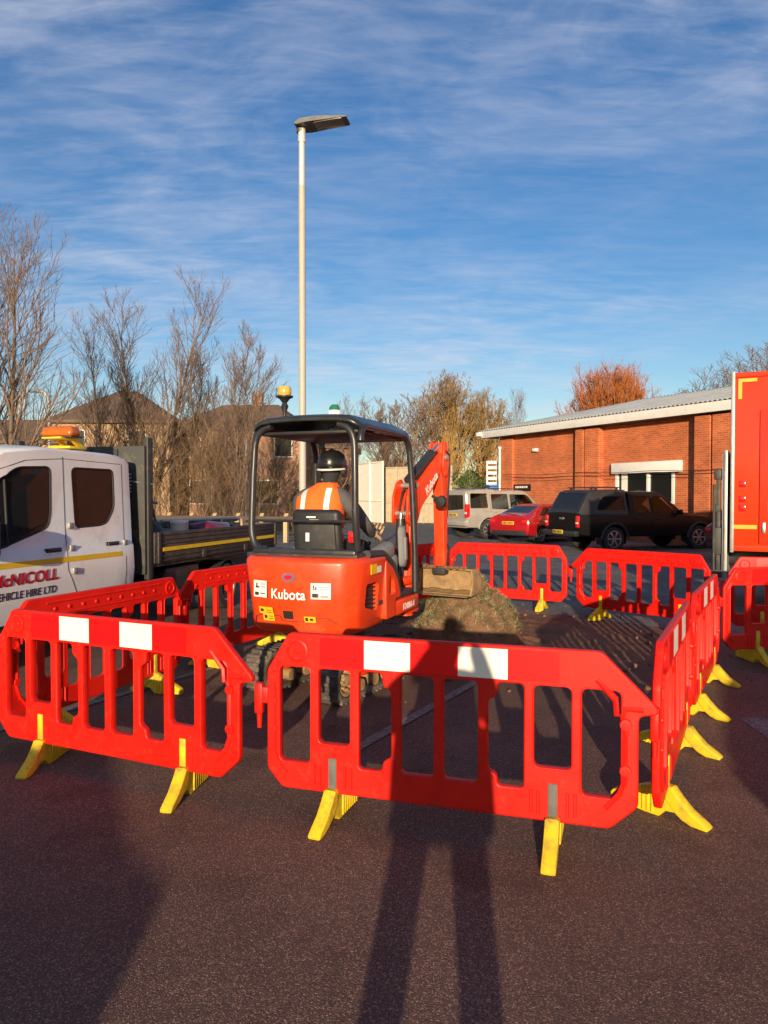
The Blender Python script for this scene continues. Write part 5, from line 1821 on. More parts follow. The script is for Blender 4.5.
# ---------------------------------------------------------------- red box lorry at right
def lorry():
    a = R(-27)
    p = at(734, 500, 11.1)
    rt = thing('box_lorry', 'red box lorry with folded grey tail lift, at the right edge of the frame', 'lorry', (p.x, 11.1, 0), a)
    L, W, z0, z1 = 6.4, 2.45, .92, None
    z1 = at(734, 373.5, 11.1).z
    b = MB(); b.box((L / 2, W / 2, (z0 + z1) / 2), (L, W, z1 - z0), .015); b.build('box_body', M['lorry_red'], rt)
    # aluminium corner post and frame rails
    f = MB(); f.box((-.025, .02, (z0 + z1) / 2), (.055, .08, z1 - z0 + .06), .012); f.box((-.035, W - .02, (z0 + z1) / 2), (.085, .10, z1 - z0 + .06), .012); f.build('corner_post', M['steel'], rt)
    f = MB(); f.box((L / 2, -.012, z1 - .03), (L, .03, .075), .008); f.box((L / 2, -.012, z0 + .04), (L, .03, .09), .008); f.build('edge_rail', M['lorry_red'], rt)
    # side door
    dx0 = .34; dz1 = at(750, 411, 11.0).z
    d = MB(); d.box((dx0 + .75, -.020, (z0 + dz1) / 2 + .06), (1.5, .035, dz1 - z0 - .10), .012); dr = d.build('side_door', M['lorry_red_b'], rt)
    d = MB(); zz = at(760, 507, 10.9).z
    d.box((dx0 + .35, -.044, zz), (.48, .012, .14), .006); d.box((dx0 + .35, -.056, zz), (.38, .014, .035), .005); d.build('handle_recess', M['steel'], dr)
    d = MB(); zz = at(752, 528, 10.9).z; d.box((dx0 + .06, -.046, zz), (.05, .03, .16), .008); d.build('latch', M['chrome'], dr)
    for z in (1.5, 2.5): 
        d = MB(); d.box((dx0 + 1.48, -.046, z), (.16, .02, .05), .006); d.build('hinge', M['steel'], dr)
    # yellow conspicuity tape
    zz = at(742, 527, 11.0).z
    t = MB(); t.box((.155, -.016, zz), (.31, .006, .06)); t.build('yellow_tape', M['lorry_yellow'], rt, 0)
    t = MB(); t.box((dx0 + .80, -.0405, zz), (1.36, .005, .06)); t.build('yellow_tape', M['lorry_yellow'], dr, 0)
    t = MB(); zt = at(740, 380, 11.0).z
    t.box((.17, -.017, zt), (.25, .006, .05)); t.box((.07, -.0175, zt - .15), (.05, .006, .25)); t.build('corner_mark', M['lorry_yellow'], rt, 0)
    # small reflectors / side markers
    for py in (484, 499, 508):
        z = at(740, py, 11.0).z
        t = MB(); t.box((.115, -.018, z), (.09, .02, .09), .008); t.build('side_marker', M['lamp_red'], rt)
    # tail lift: upright platform, runners, ram
    zt = at(729, 450, 11.2).z
    t = MB(); t.box((-.115, W / 2, (zt + .22) / 2), (.05, W - .1, zt - .22), .01)
    for k in range(9): t.box((-.15, .12 + k * .275, (zt + .22) / 2), (.03, .05, zt - .3), .006)
    t.build('tail_lift', M['steel'], rt)
    z2 = at(718, 468, 11.3).z
    t = MB(); t.box((-.22, .20, (z2 + .5) / 2), (.06, .10, z2 - .5), .012); t.box((-.23, .20, z2 - .1), (.11, .12, .16), .02); t.box((-.24, .20, 1.05), (.13, .14, .42), .02); t.box((-.24, .20, 1.55), (.10, .12, .12), .02)
    t.tube([(-.28, .14, .6), (-.28, .14, z2 - .25)], .022, 10); t.box((-.20, .2, .55), (.25, .14, .12), .01)
    t.build('lift_runner', M['headboard'], rt)
    # chassis, wheels, side guard, cab
    c = MB(); c.box((L / 2, W / 2, .78), (L + .4, .9, .24), .02)
    for y in (.08,): c.box((3.3, y, .62), (2.4, .04, .12)); c.box((3.3, y, .42), (2.4, .04, .12))
    c.build('chassis', M['black_metal'], rt)
    for x in (1.25, 6.9):
        for y, s in ((.06, -1), (W - .06, 1)):
            Mx = T(x, y, .42) @ RX(R(90 if s < 0 else -90))
            w = MB(); w.lathe([(.25, -.30), (.40, -.30), (.42, -.27), (.42, -.03), (.40, 0), (.27, .003), (.25, -.02)], Mx, 32); wh = w.build('wheel', M['tyre'], rt)
            w = MB(); w.lathe([(.255, -.02), (.255, -.004), (.22, -.01), (.19, -.09), (.11, -.09), (.10, -.02), (0, -.02)], Mx, 28); w.build('rim', M['steel'], wh)
    c = MB(); c.prism([(L + .12, 0, .5), (L + 2.0, 0, .5), (L + 2.05, 0, 1.2), (L + 1.75, 0, 2.5), (L + .12, 0, 2.6)], (0, .1, 0), (0, W - .1, 0))
    cab = c.build('cab', M['lorry_red'], rt, 30)
    c = MB(); c.prism([(L + .75, 0, 1.5), (L + 1.75, 0, 1.5), (L + 1.6, 0, 2.2), (L + .75, 0, 2.2)], (0, .09, 0), (0, .106, 0)); c.build('window', M['glass'], cab, 0)


lorry()

# ---------------------------------------------------------------- unseen stand-in vehicles, added and shaped to cast the foreground shadows
def shadow_vehicles():
    c = small_car('shadow_car', 'unseen dark blue car added behind the camera to cast the left foreground shadow', (-1.50, -3.3, 0), R(180), 'navy', None)
    VAN = [(0.0, .5, 1.3, 2.55, .92, .95, .82), (.05, .4, 1.32, 2.66, .98, 1.0, .86), (3.2, .38, 1.32, 2.70, 1.0, 1.0, .86), (3.9, .38, 1.3, 2.62, 1.0, 1.0, .84), (4.25, .38, 1.28, 2.40, 1.0, 1.0, .82),
           (5.0, .4, 1.2, 1.42, .99, .97, .84), (5.65, .45, .95, 1.12, .95, .90, .72), (5.8, .6, .8, .92, .88, .82, .62)]
    v = Car('shadow_van', 'unseen white high roof van added behind the camera to cast the right foreground shadow', 'van', (1.55 + 5.8, -2.2, 0), R(180), VAN, 'van_white', None)
    v.wz = .35; v.ar = .42
    v.side_window([(3.55, 1.42), (4.75, 1.36), (4.2, 2.05), (3.55, 2.1)])
    v.top_window(4.92, 4.3, .08, .08)
    v.arches((1.1, 4.9), v.ar); v.commit(); v.wheels((1.1, 4.9), .35, .22, rim='steel', spokes=5)
    v.handle(3.6, 1.15); v.mirror(4.6, 1.35, size=(.16, .22, .36))
    v.lump((.0, .88, 1.0), (.06, .12, .5), 'lamp_red', 'tail_light', .02)
    v.lump((5.62, .72, .95), (.25, .28, .2), 'lamp_clear', 'headlight', .05)


shadow_vehicles()
# ================================================================== mini digger
EX = Vector((-.476, 6.80, 0)); EXR = R(-22)
EXM = Matrix.Translation(EX) @ RZ(EXR)
EXI = EXM.inverted()


def digger():
    rt = thing('mini_digger', 'orange mini digger with black canopy and white lettering on its rear, seen from behind', 'digger', EX, EXR)
    # ---- undercarriage
    U = RZ(R(-8))
    for sg in (1, -1):
        cx = sg * .375; w = .235
        Lh, r, zc = .50, .185, .20
        loop = []
        for k in range(13):
            a = R(-90 + 180 * k / 12); loop.append((Lh + r * math.cos(a), zc + r * math.sin(a)))
        for k in range(13):
            a = R(90 + 180 * k / 12); loop.append((-Lh + r * .94 * math.cos(a), zc - .01 + r * .94 * math.sin(a)))
        inner = [(y * .93, zc + (z - zc) * .80) for y, z in loop]
        t = MB(); t.mesh(curve_mesh([loop, inner], w / 2, .012, 1), T(cx, 0, 0) @ YZ)
        # lugs
        P = [Vector((0, y, z)) for y, z in loop]; per = sum((P[i] - P[i - 1]).length for i in range(len(P)))
        n = 44; step = per / n; acc = 0; i = 0
        for k in range(n):
            dist = k * step; i = 0
            while True:
                seg = (P[(i + 1) % len(P)] - P[i]).length
                if dist <= seg: break
                dist -= seg; i += 1
            d = (P[(i + 1) % len(P)] - P[i]).normalized(); q = P[i] + d * dist
            nrm = Vector((0, d.z, -d.y))
            t.bar(q + nrm * -.004, q + nrm * .022, w * .92, .030, .004, up=d) if False else t.box((0, 0, 0), (w * .94, .030, .036), .005, T(cx, q.y + nrm.y * .006, q.z + nrm.z * .006) @ RX(math.atan2(d.z, d.y)))
        t.rot(U); tr = t.build('track', M['mud_track'], rt)
        for y, rr, nm in ((Lh, .135, 'idler'), (-Lh, .135, 'sprocket')):
            q = MB(); q.lathe([(.0, -.055), (rr, -.055), (rr, .055), (rr * .8, .06), (rr * .75, .03), (rr * .38, .03), (rr * .35, .065), (0, .07)], T(cx + sg * .045, y, zc) @ RY(R(90 * sg)), 24)
            if nm == 'sprocket':
                for k in range(8): q.lathe([(.012, 0), (.012, .075), (0, .075)], T(cx + sg * .045, y, zc) @ RY(R(90 * sg)) @ RZ(k * PI / 4) @ T(rr * .55, 0, 0), 8)
            q.rot(U); q.build(nm, M['mud'], tr)
        for y in (-.22, .02, .26):
            q = MB(); q.lathe([(0, -.08), (.055, -.08), (.055, .08), (0, .08)], T(cx, y, .10) @ RY(R(90)), 14); q.rot(U); q.build('roller', M['mud'], tr)
        q = MB(); q.box((cx, 0, .22), (.10, .80, .13), .02); q.rot(U); q.build('track_frame', M['exc_orange'], tr)
    q = MB(); q.box((0, 0, .36), (.58, .62, .16), .03); q.lathe([(.0, .40), (.30, .40), (.30, .56), (0, .56)], None, 28)
    q.rot(U); q.build('undercarriage', M['exc_dark'], rt)
    q = MB()
    for sg in (1, -1): q.bar((sg * .2, .2, .32), (sg * .2, .84, .18), .07, .10, .01)
    q.mesh(curve_mesh([[(.84, .03), (.90, .02), (.93, .10), (.90, .22), (.905, .27), (.875, .27), (.87, .2), (.89, .1)]], .49, .004, 1), YZ)
    q.rot(U); q.build('dozer_blade', M['exc_orange'], rt)
    # ---- tail: counterweight with rounded plan, tapered towards the bottom
    plan = [(.555, .02), (.565, -.44), (.545, -.60), (.46, -.715), (.24, -.778), (0, -.80), (-.24, -.778), (-.46, -.715), (-.545, -.60), (-.565, -.44), (-.555, .02)]
    plan = round_poly(plan, .10, 5)
    cw = curve_mesh([plan], .325, .055, 4)
    b = MB(); b.mesh(cw, T(0, 0, .905))
    bmesh.ops.triangulate(b.bm, faces=[f for f in b.bm.faces if len(f.verts) > 4])

    def tap(v):
        k = 1 - .14 * max(0, (.81 - v.z) / .24) ** 1.3
        y = v.y
        if y < 0: y = y * (1 - .10 * max(0, (.85 - v.z) / .27))
        return Vector((v.x * k, y, v.z))
    b.bend(tap)
    body = b.build('engine_cover', M['exc_orange'], rt, 30)
    # opening on the right side
    c = MB(); c.prism([(.40, y, z) for y, z in round_poly([(-.46, .80), (-.18, .74), (-.18, .97), (-.22, 1.0), (-.46, 1.0)], .03)], (0, 0, 0), (.3, 0, 0)); cut(body, c)
    for p in body.data.polygons: p.use_smooth = True
    q = MB()
    for k in range(7): q.box((.500, -.32, .77 + k * .036), (.02, .30, .010), .003, None)
    q.box((.475, -.32, .87), (.02, .32, .30)); q.build('grille', M['black_plastic'], rt)

    def rear_pt(x, z, off=.004):
        xs = abs(x)
        P = [(0, -.80), (.24, -.778), (.46, -.715), (.545, -.60), (.565, -.44)]
        y = -.80
        for (x0, y0), (x1, y1) in zip(P, P[1:]):
            if x0 <= xs <= x1: y = y0 + (y1 - y0) * (xs - x0) / (x1 - x0)
        k = (1 - .10 * max(0, (.85 - z) / .27))
        return Vector((x, (y * k + .006) - off, z))

    def rear_hit(px, py):
        best = None
        for i in range(-110, 111):
            x = i * .005
            for z in [.60 + j * .01 for j in range(62)]:
                p = EXM @ rear_pt(x, z)
                u, v = proj(p)
                e = (u - px) ** 2 + (v - py) ** 2
                if best is None or e < best[0]: best = (e, x, z)
        return best[1], best[2]

    def sticker(px0, py0, px1, py1, m, name, lines=None, par=rt):
        x0, z0 = rear_hit(px0, py1); x1, z1 = rear_hit(px1, py0)
        g = MB(); bm = g.bm; n = 8; rows = []
        for zz in (z0, z1): rows.append([bm.verts.new(rear_pt(x0 + (x1 - x0) * k / n, zz, .006)) for k in range(n + 1)])
        for k in range(n): bm.faces.new((rows[0][k], rows[0][k + 1], rows[1][k + 1], rows[1][k]))
        o = g.build(name, M[m], rt, 0)
        if lines:
            g = MB(); bm = g.bm
            for (fx0, fz0, fx1, fz1) in lines:
                R_ = []
                for fz in (fz0, fz1): R_.append([bm.verts.new(rear_pt(x0 + (x1 - x0) * (fx0 + (fx1 - fx0) * k / 4), z0 + (z1 - z0) * fz, .0085)) for k in range(5)])
                for k in range(4): bm.faces.new((R_[0][k], R_[0][k + 1], R_[1][k + 1], R_[1][k]))
            g.build('print', M['text_dark'], o, 0)
        return o
    sticker(254, 581, 267, 596, 'sticker_white', 'safety_label', [(.15, .55, .45, .65), (.2, .65, .3, .85), (.55, .78, .9, .82), (.55, .6, .9, .64), (.1, .1, .4, .3), (.5, .2, .9, .26)])
    sticker(310.5, 584, 331, 599, 'sticker_white', 'safety_label', [(.1, .6, .3, .66), (.12, .68, .2, .85), (.25, .6, .32, .8), (.45, .74, .92, .78), (.45, .6, .92, .64), (.45, .45, .85, .49), (.08, .1, .42, .36), (.5, .12, .9, .2)])
    sticker(260, 607, 272.5, 613, 'sticker_yellow', 'warning_label', [(.55, .2, .9, .3), (.55, .5, .9, .6), (.1, .3, .35, .7)])
    sticker(264, 613.5, 274, 619.5, 'sticker_yellow', 'warning_label', [(.15, .3, .4, .7), (.55, .25, .9, .35), (.55, .55, .9, .65)])
    sticker(304.5, 616.5, 315.5, 622.5, 'sticker_yellow', 'warning_label', [(.1, .2, .35, .8), (.5, .3, .8, .7)])
    sticker(284, 611, 292, 619, 'black_plastic', 'tow_recess')
    # maker's lettering and emblem
    lx0, lz0 = rear_hit(271.5, 597.5); lx1, lz1 = rear_hit(305, 599)
    me = text_mesh('Kubota', .115, .0022, 0, .001, 'CENTER', 1.06)
    xs = [v.co.x for v in me.vertices]; k = (lx1 - lx0) / (max(xs) - min(xs)); me.transform(Matrix.Diagonal((k, 1.0, 1, 1)))
    g = MB(); g.mesh(me)
    cxm = (lx0 + lx1) / 2
    g.bend(lambda v: rear_pt(cxm + v.x, lz0 + v.y, .006 + v.z))
    g.build('lettering', M['text_white'], rt, 0)
    ex, ez = rear_hit(288, 577.5)
    for rx, rz, m, off in ((.062, .036, 'sticker_blue', .007), (.040, .020, 'text_red', .009)):
        g = MB(); bm = g.bm
        bm.faces.new([bm.verts.new(rear_pt(ex + rx * math.cos(a), ez + rz * math.sin(a), off)) for a in [2 * PI * k / 20 for k in range(20)]])
        g.build('emblem', M[m], rt, 0)
    # panel gap lines on the cover
    for pts in ([(-.40, .66), (-.38, .72), (-.30, .74), (-.12, .74), (-.10, .70), (.10, .70), (.12, .74), (.30, .74), (.40, .68)],):
        g = MB(); P = []
        for (xa, za), (xb, zb) in zip(pts, pts[1:]):
            for k in range(4): P.append(rear_pt(xa + (xb - xa) * k / 4, za + (zb - za) * k / 4, .0))
        g.tube(P, .0035, 5); g.build('panel_gap', M['exc_dark'], rt)
    # yellow label, white label on the right flank, model plate
    g = MB(); g.box((.568, -.36, 1.12), (.006, .13, .085)); g.build('warning_label', M['sticker_yellow'], rt, 0)
    g = MB(); g.box((.566, -.24, 1.11), (.006, .09, .055)); g.build('safety_label', M['sticker_white'], rt, 0)
    # ---- right and left side wings in front of the cover, with black edging
    for sg in (1, -1):
        prof = [(-.06, .64), (.18, .64), (.18, .80), (.30, .80), (.30, .84), (.24, .97), (.12, 1.09), (-.06, 1.18)]
        hole = [(.02, .86), (.16, .86), (.13, .98), (.04, 1.03)]
        g = MB(); g.mesh(curve_mesh([round_poly(prof, .03, 3), round_poly(hole, .02, 3)], .05, .012, 2), T(sg * .51, 0, 0) @ YZ); g.build('side_wing', M['exc_orange'], rt)
        g = MB(); P = [(sg * .515, -.40, 1.24), (sg * .515, -.05, 1.22), (sg * .52, .12, 1.13), (sg * .52, .25, 1.0), (sg * .52, .315, .86), (sg * .52, .33, .80)]
        g.tube(P, .042, 8); g.build('edge_trim', M['exc_dark'], rt)
    g = MB(); g.box((.505, .02, .94), (.03, .25, .28)); g.build('hydraulic_cover', M['exc_dark'], rt)
    # floor and step
    g = MB(); g.box((0, .34, .80), (1.06, 1.0, .05), .015); g.build('floor_plate', M['exc_dark'], rt)
    g = MB(); g.box((0, .52, .70), (1.10, .68, .15), .035); st = g.build('step', M['exc_orange'], rt)
    me = text_mesh('KX016-4', .085, .0015, .15, .001, 'CENTER')
    g = MB(); g.mesh(me, T(.553, .54, .665) @ YZ); g.build('lettering', M['text_white'], st, 0)
    # deck between engine cover and seat
    g = MB(); g.box((0, -.38, 1.235), (1.02, .40, .05), .02); g.box((0, -.02, .98), (.74, .40, .36), .04); g.build('seat_box', M['exc_dark'], rt)
    g = MB(); g.box((.26, .02, 1.17), (.14, .14, .10), .03); g.box((.30, -.22, 1.38), (.06, .05, .10), .01); g.build('seat_belt_buckle', M['lamp_red'], rt)
    # ---- canopy
    roof = round_poly([(-.53, -.56), (.53, -.56), (.53, .70), (-.53, .70)], .12, 5)
    g = MB(); g.mesh(curve_mesh([roof], .022, .018, 3))
    bmesh.ops.triangulate(g.bm, faces=[f for f in g.bm.faces if len(f.verts) > 4])
    for _ in range(3):
        es = [e for e in g.bm.edges if e.calc_length() > .14]
        bmesh.ops.subdivide_edges(g.bm, edges=es, cuts=1)
        bmesh.ops.triangulate(g.bm, faces=[f for f in g.bm.faces if len(f.verts) > 4])

    def dome(v):
        d = min(.53 - abs(v.x), .20); e = min(v.y + .56, .70 - v.y, .14)
        q = min(1, max(0, d) / .20); w = min(1, max(0, e) / .14)
        return Vector((v.x, v.y, 2.305 + v.z + .095 * (1 - (1 - q) ** 2.2) * (1 - .30 * (1 - w) ** 2) + .02 * (1 - (v.x / .53) ** 2)))
    g.bend(dome); roof_o = g.build('canopy_roof', M['black_metal'], rt, 50)
    g = MB(); g.box((0, .07, 2.285), (.94, 1.1, .03), .01); g.build('canopy_lining', M['black_plastic'], rt)

    def arc(a, b, c, n=6):
        a, b, c = Vector(a), Vector(b), Vector(c)
        return [a * (1 - t) ** 2 + b * 2 * t * (1 - t) + c * t * t for t in [k / n for k in range(n + 1)]]
    rp = .030
    P = [(-.36, -.54, 1.275)] + arc((-.43, -.54, 1.275), (-.535, -.53, 1.30), (-.535, -.52, 1.50)) + [(-.525, -.51, 1.9)] + arc((-.515, -.50, 2.14), (-.51, -.50, 2.335), (-.34, -.50, 2.345))
    g = MB(); g.tube(P, rp, 12); g.build('canopy_post', M['black_metal'], rt)
    P = [(.43, -.40, 1.24)] + arc((.44, -.42, 1.32), (.455, -.48, 1.44), (.455, -.50, 1.62)) + [(.455, -.50, 1.9)] + arc((.452, -.50, 2.14), (.45, -.50, 2.335), (.30, -.50, 2.345))
    g = MB(); g.tube(P, rp, 12); g.build('canopy_post', M['black_metal'], rt)
    for sg in (1, -1):
        P = [(sg * .545, .74, .80), (sg * .545, .73, 1.2), (sg * .53, .70, 1.8)] + arc((sg * .515, .67, 2.12), (sg * .51, .65, 2.30), (sg * .505, .50, 2.318)) + [(sg * .505, -.30, 2.325)] + arc((sg * .505, -.38, 2.325), (sg * .505, -.50, 2.32), (sg * .505, -.50, 2.20))
        g = MB(); g.tube(P, rp, 12); g.build('canopy_post', M['black_metal'], rt)
    g = MB(); g.tube([(-.53, -.52, 1.525), (.455, -.50, 1.525)], .012, 8); g.build('guard_bar', M['black_metal'], rt)
    g = MB(); g.box((0, -.545, 1.262), (.98, .075, .055), .018); g.build('canopy_base_bar', M['black_metal'], rt)
    # beacons
    g = MB(); x, y = -.235, -.46
    g.lathe([(.035, 2.39), (.035, 2.42), (.016, 2.43), (.016, 2.47), (.034, 2.52), (.020, 2.55), (.045, 2.585), (.075, 2.60), (.075, 2.612), (0, 2.612)], T(x, y, 0), 16)
    bc = g.build('beacon', M['black_plastic'], rt)
    g = MB(); g.lathe([(.052, 2.612), (.060, 2.635), (.060, 2.675), (.050, 2.692), (0, 2.695)], T(x, y, 0), 20); g.build('beacon_lens', M['amber_clear'], bc)
    g = MB(); x, y = -.15, .36
    g.lathe([(.062, 2.37), (.062, 2.56), (.055, 2.57), (0, 2.57)], T(x, y, 0), 18); bc = g.build('beacon', M['text_white'], rt)
    g = MB(); g.lathe([(.054, 2.57), (.050, 2.60), (.03, 2.625), (0, 2.63)], T(x, y, 0), 18); g.build('beacon_lens', mat('green_lens', (.02, .16, .08), .2), bc)
    # ---- seat
    g = MB(); g.box((0, -.02, 1.175), (.44, .44, .09), .035); g.build('seat', M['seat_vinyl'], rt)
    g = MB(); g.box((0, 0, 0), (.47, .10, .46), .048, T(.0, -.285, 1.395) @ RX(R(8)), seg=3)
    bk = g.build('backrest', M['seat_vinyl'], rt)
    g = MB(); g.box((0, 0, 0), (.36, .03, .30), .015, T(.02, -.345, 1.37) @ RX(R(8))); g.build('backrest_panel', M['exc_dark'], bk)
    g = MB()
    for k in range(3): g.box((-.03 + (k % 2) * .03, -.362 - .0, 1.555 - k * .028), (.09, .006, .014), 0)
    g.box((-.06, -.372, 1.38), (.035, .006, .075)); g.build('label', M['sticker_white'], bk, 0)
    # ---- consoles and levers
    for sg in (1, -1):
        g = MB(); g.box((0, 0, 0), (.15, .40, .16), .05, T(sg * .40, .20, 1.20) @ RX(R(12)), seg=3); g.box((sg * .42, .38, 1.02), (.12, .18, .34), .04)
        g.build('console', M['console_grey'], rt)
        g = MB(); g.tube([(sg * .30, .36, 1.22), (sg * .28, .40, 1.34)], .014, 8); g.tube([(sg * .28, .40, 1.33), (sg * .27, .42, 1.42)], [.022, .026], 10); g.build('control_lever', M['black_plastic'], rt)
    g = MB(); g.box((0, 0, 0), (.07, .13, .40), .05, T(.50, .50, 1.26) @ RX(R(6)), seg=3); g.box((0, 0, 0), (.02, .05, .22), .006, T(.54, .49, 1.24) @ RX(R(6))); g.build('console_guard', M['console_grey'], rt)
    for x in (-.10, .10):
        g = MB(); g.tube([(x, .58, .82), (x, .62, 1.25)], .012, 8); g.sphere((x, .62, 1.27), .025, 10, 8); g.build('travel_lever', M['black_plastic'], rt)
    # ---- boom, dipper, bucket in a plane of their own
    F = EXI @ Vector((.235, 7.70, 0)); F.z = 0
    e = (EXI.to_3x3() @ Vector((.53, .85, 0))).normalized()
    nrm = Vector((e.y, -e.x, 0))                     # to the right of the arm
    AM = Matrix(((e.x, 0, nrm.x, F.x), (e.y, 0, nrm.y, F.y), (0, 1, 0, 0), (0, 0, 0, 1))) @ Matrix.Diagonal((.78, 1, 1, 1))   # (s, z, t) -> local

    def plate(poly, half, m, name, t=0.0, bev=.010, holes=(), par=rt):
        g = MB(); g.mesh(curve_mesh([poly] + list(holes), half, bev, 2), AM @ T(0, 0, t)); return g.build(name, M[m], par)

    def pt(s, z, t=0.0): return AM @ Vector((s, z, t))
    # swing bracket
    g = MB(); g.tube([pt(-.02, .50), pt(-.02, .98)], .075, 16); g.bar(pt(-.35, .60), pt(0, .60), .30, .10, .02); g.bar(pt(-.35, .88), pt(0, .88), .26, .08, .02); g.build('swing_bracket', M['exc_orange'], rt)
    boom = round_poly([(-.07, .76), (.07, .76), (.09, 1.16), (.13, 1.44), (.27, 1.63), (.56, 1.80), (.80, 1.985), (.95, 2.13), (.94, 2.22), (.87, 2.23), (.55, 2.06), (.16, 1.84), (-.03, 1.66), (-.075, 1.26)], .06, 4)
    bo = plate(boom, .070, 'exc_orange', 'boom')
    ear = round_poly([(-.19, 1.48), (.02, 1.38), (.12, 1.56), (.14, 1.82), (.04, 1.92), (-.08, 1.88), (-.17, 1.74)], .03, 3)
    for t in (.085, -.085): plate(ear, .012, 'exc_orange', 'boom_bracket', t, .003)
    for ps, pz, pr in ((-.10, 1.56, .028), (.04, 1.85, .026), (.91, 2.17, .03)):
        g = MB(); g.tube([pt(ps, pz, -.115), pt(ps, pz, .115)], pr, 12); g.build('pin', M['steel'], rt)
    # lettering on the upper boom
    me = text_mesh('Kubota', .13, .002, .1, .001, 'CENTER'); g = MB(); g.mesh(me, AM @ T(.56, 1.845, .072) @ RZ(R(33)))
    g.build('lettering', M['text_white'], bo, 0)
    # boom ram, arm ram, bucket ram
    def ram(a, b, r, split, name, flip=False):
        a = Vector(a); b = Vector(b); m_ = a.lerp(b, split)
        g = MB(); g.tube([pt(*a), pt(*m_)], r, 14); o = g.build(name, M['black_metal'], rt)
        g = MB(); g.tube([pt(*m_), pt(*b)], r * .48, 12); g.build('rod', M['chrome'], o)
    ram((-.20, .78, 0), (-.15, 1.56, 0), .048, .93, 'boom_ram')
    ram((.04, 1.90, 0), (.89, 2.31, 0), .050, .76, 'arm_ram')
    ram((1.13, 2.04, 0), (1.11, 1.10, 0), .036, .58, 'bucket_ram')
    dip = round_poly([(.83, 2.08), (.87, 2.345), (.95, 2.33), (1.05, 2.14), (1.14, 2.06), (1.09, 1.96), (1.05, 1.80), (1.05, 1.4), (1.03, .94), (.95, .94), (.92, 1.4), (.885, 1.8)], .035, 4)
    plate(dip, .062, 'exc_orange', 'dipper')
    for t in (.083, -.083): plate(round_poly([(.83, 2.06), (.865, 2.355), (.94, 2.345), (1.03, 2.14), (.98, 1.98), (.89, 1.95)], .03, 3), .010, 'exc_orange', 'dipper_cheek', t, .003)
    # linkage and quick hitch
    g = MB(); 
    for t in (.05, -.05): g.bar(pt(1.10, 1.14, t), pt(1.02, .92, t), .025, .06, .006); g.bar(pt(1.10, 1.14, t), pt(1.03, 1.20, t), .025, .05, .006)
    g.box((0, 0, 0), (.20, .10, .17), .025, AM @ T(1.0, .90, 0)); g.build('quick_hitch', M['exc_dark'], rt)
    BM = AM @ T(.08, .935 * .26, .07) @ Matrix.Diagonal((1, .74, 1, 1))
    # wide grading bucket, open side towards the machine, caked in dry mud
    prof = [(.86, .93), (1.02, .925), (1.12, .86), (1.14, .74), (1.09, .62), (.98, .555), (.80, .54)]
    inn = [(.80, .555), (.975, .575), (1.065, .635), (1.11, .74), (1.095, .845), (1.01, .90), (.86, .908)]
    W = .335
    g = MB(); g.mesh(curve_mesh([prof + inn], W, .003, 1), BM); 
    for t in (W, -W):
        g.mesh(curve_mesh([round_poly([(.83, .935), (1.03, .93), (1.13, .865), (1.15, .74), (1.10, .61), (.98, .54), (.79, .53), (.88, .72)], .02, 3)], .012, .003, 1), BM @ T(0, 0, t))
    g.mesh(curve_mesh([[(.70, .528), (.82, .532), (.82, .548), (.70, .534)]], W, .002, 1), BM)
    bk = g.build('bucket', M['mud'], rt)
    # soil packed in the bucket
    g = MB(); g.mesh(curve_mesh([round_poly([(.885, .60), (1.06, .62), (1.10, .74), (1.09, .86), (1.0, .90), (.945, .895), (.93, .76)], .03, 3)], W - .02, .004, 1), BM)
    bmesh.ops.triangulate(g.bm, faces=g.bm.faces[:])
    for _ in range(4):
        es = [e_ for e_ in g.bm.edges if e_.calc_length() > .05]
        if not es: break
        bmesh.ops.subdivide_edges(g.bm, edges=es, cuts=1); bmesh.ops.triangulate(g.bm, faces=[f for f in g.bm.faces if len(f.verts) > 3])
    g.bend(lambda v: v + Vector((noise.noise(v * 11), noise.noise(v * 11 + Vector((7, 0, 0))), noise.noise(v * 11 + Vector((0, 7, 0))))) * .018)
    g.build('packed_soil', M['mud'], bk, 60)
    rr = random.Random(8); g = MB()
    for k in range(46):
        s = rr.uniform(.012, .035); g.sphere(pt(rr.uniform(.86, 1.06), .935 + s * .3, rr.uniform(-.32, .32)), (s, s * .8, s * .7), 6, 5)
    tag(g.build('clods', M['soil'], bk), kind='stuff')
    # hoses and work light
    g = MB()
    for t, o in ((.03, 0), (-.03, .02)):
        g.tube([pt(-.09 - o, .9, t), pt(-.10 - o, 1.3, t), pt(-.11, 1.62, t), pt(-.04, 1.78, t), pt(.10, 1.86, t), pt(.5, 2.085, t), pt(.8, 2.23, t)], .012, 8)
    g.tube([pt(.90, 2.24, .095), pt(1.02, 2.2, .095), pt(1.05, 2.0, .085), pt(1.02, 1.7, .075)], .011, 8)
    g.build('hose', M['rubber'], rt)
    g = MB(); g.lathe([(.02, -.05), (.06, -.04), (.068, .02), (.06, .03), (0, .03)], AM @ T(.62, 1.68, .15) @ RY(R(90)), 18); g.bar(pt(.60, 1.74, .05), pt(.60, 1.70, .14), .03, .03, .006); wl = g.build('work_light', M['black_plastic'], rt)
    g = MB(); g.lathe([(.055, .031), (.05, .036), (0, .038)], AM @ T(.62, 1.68, .15) @ RY(R(90)), 18); g.build('lens', M['lamp_clear'], wl)


digger()


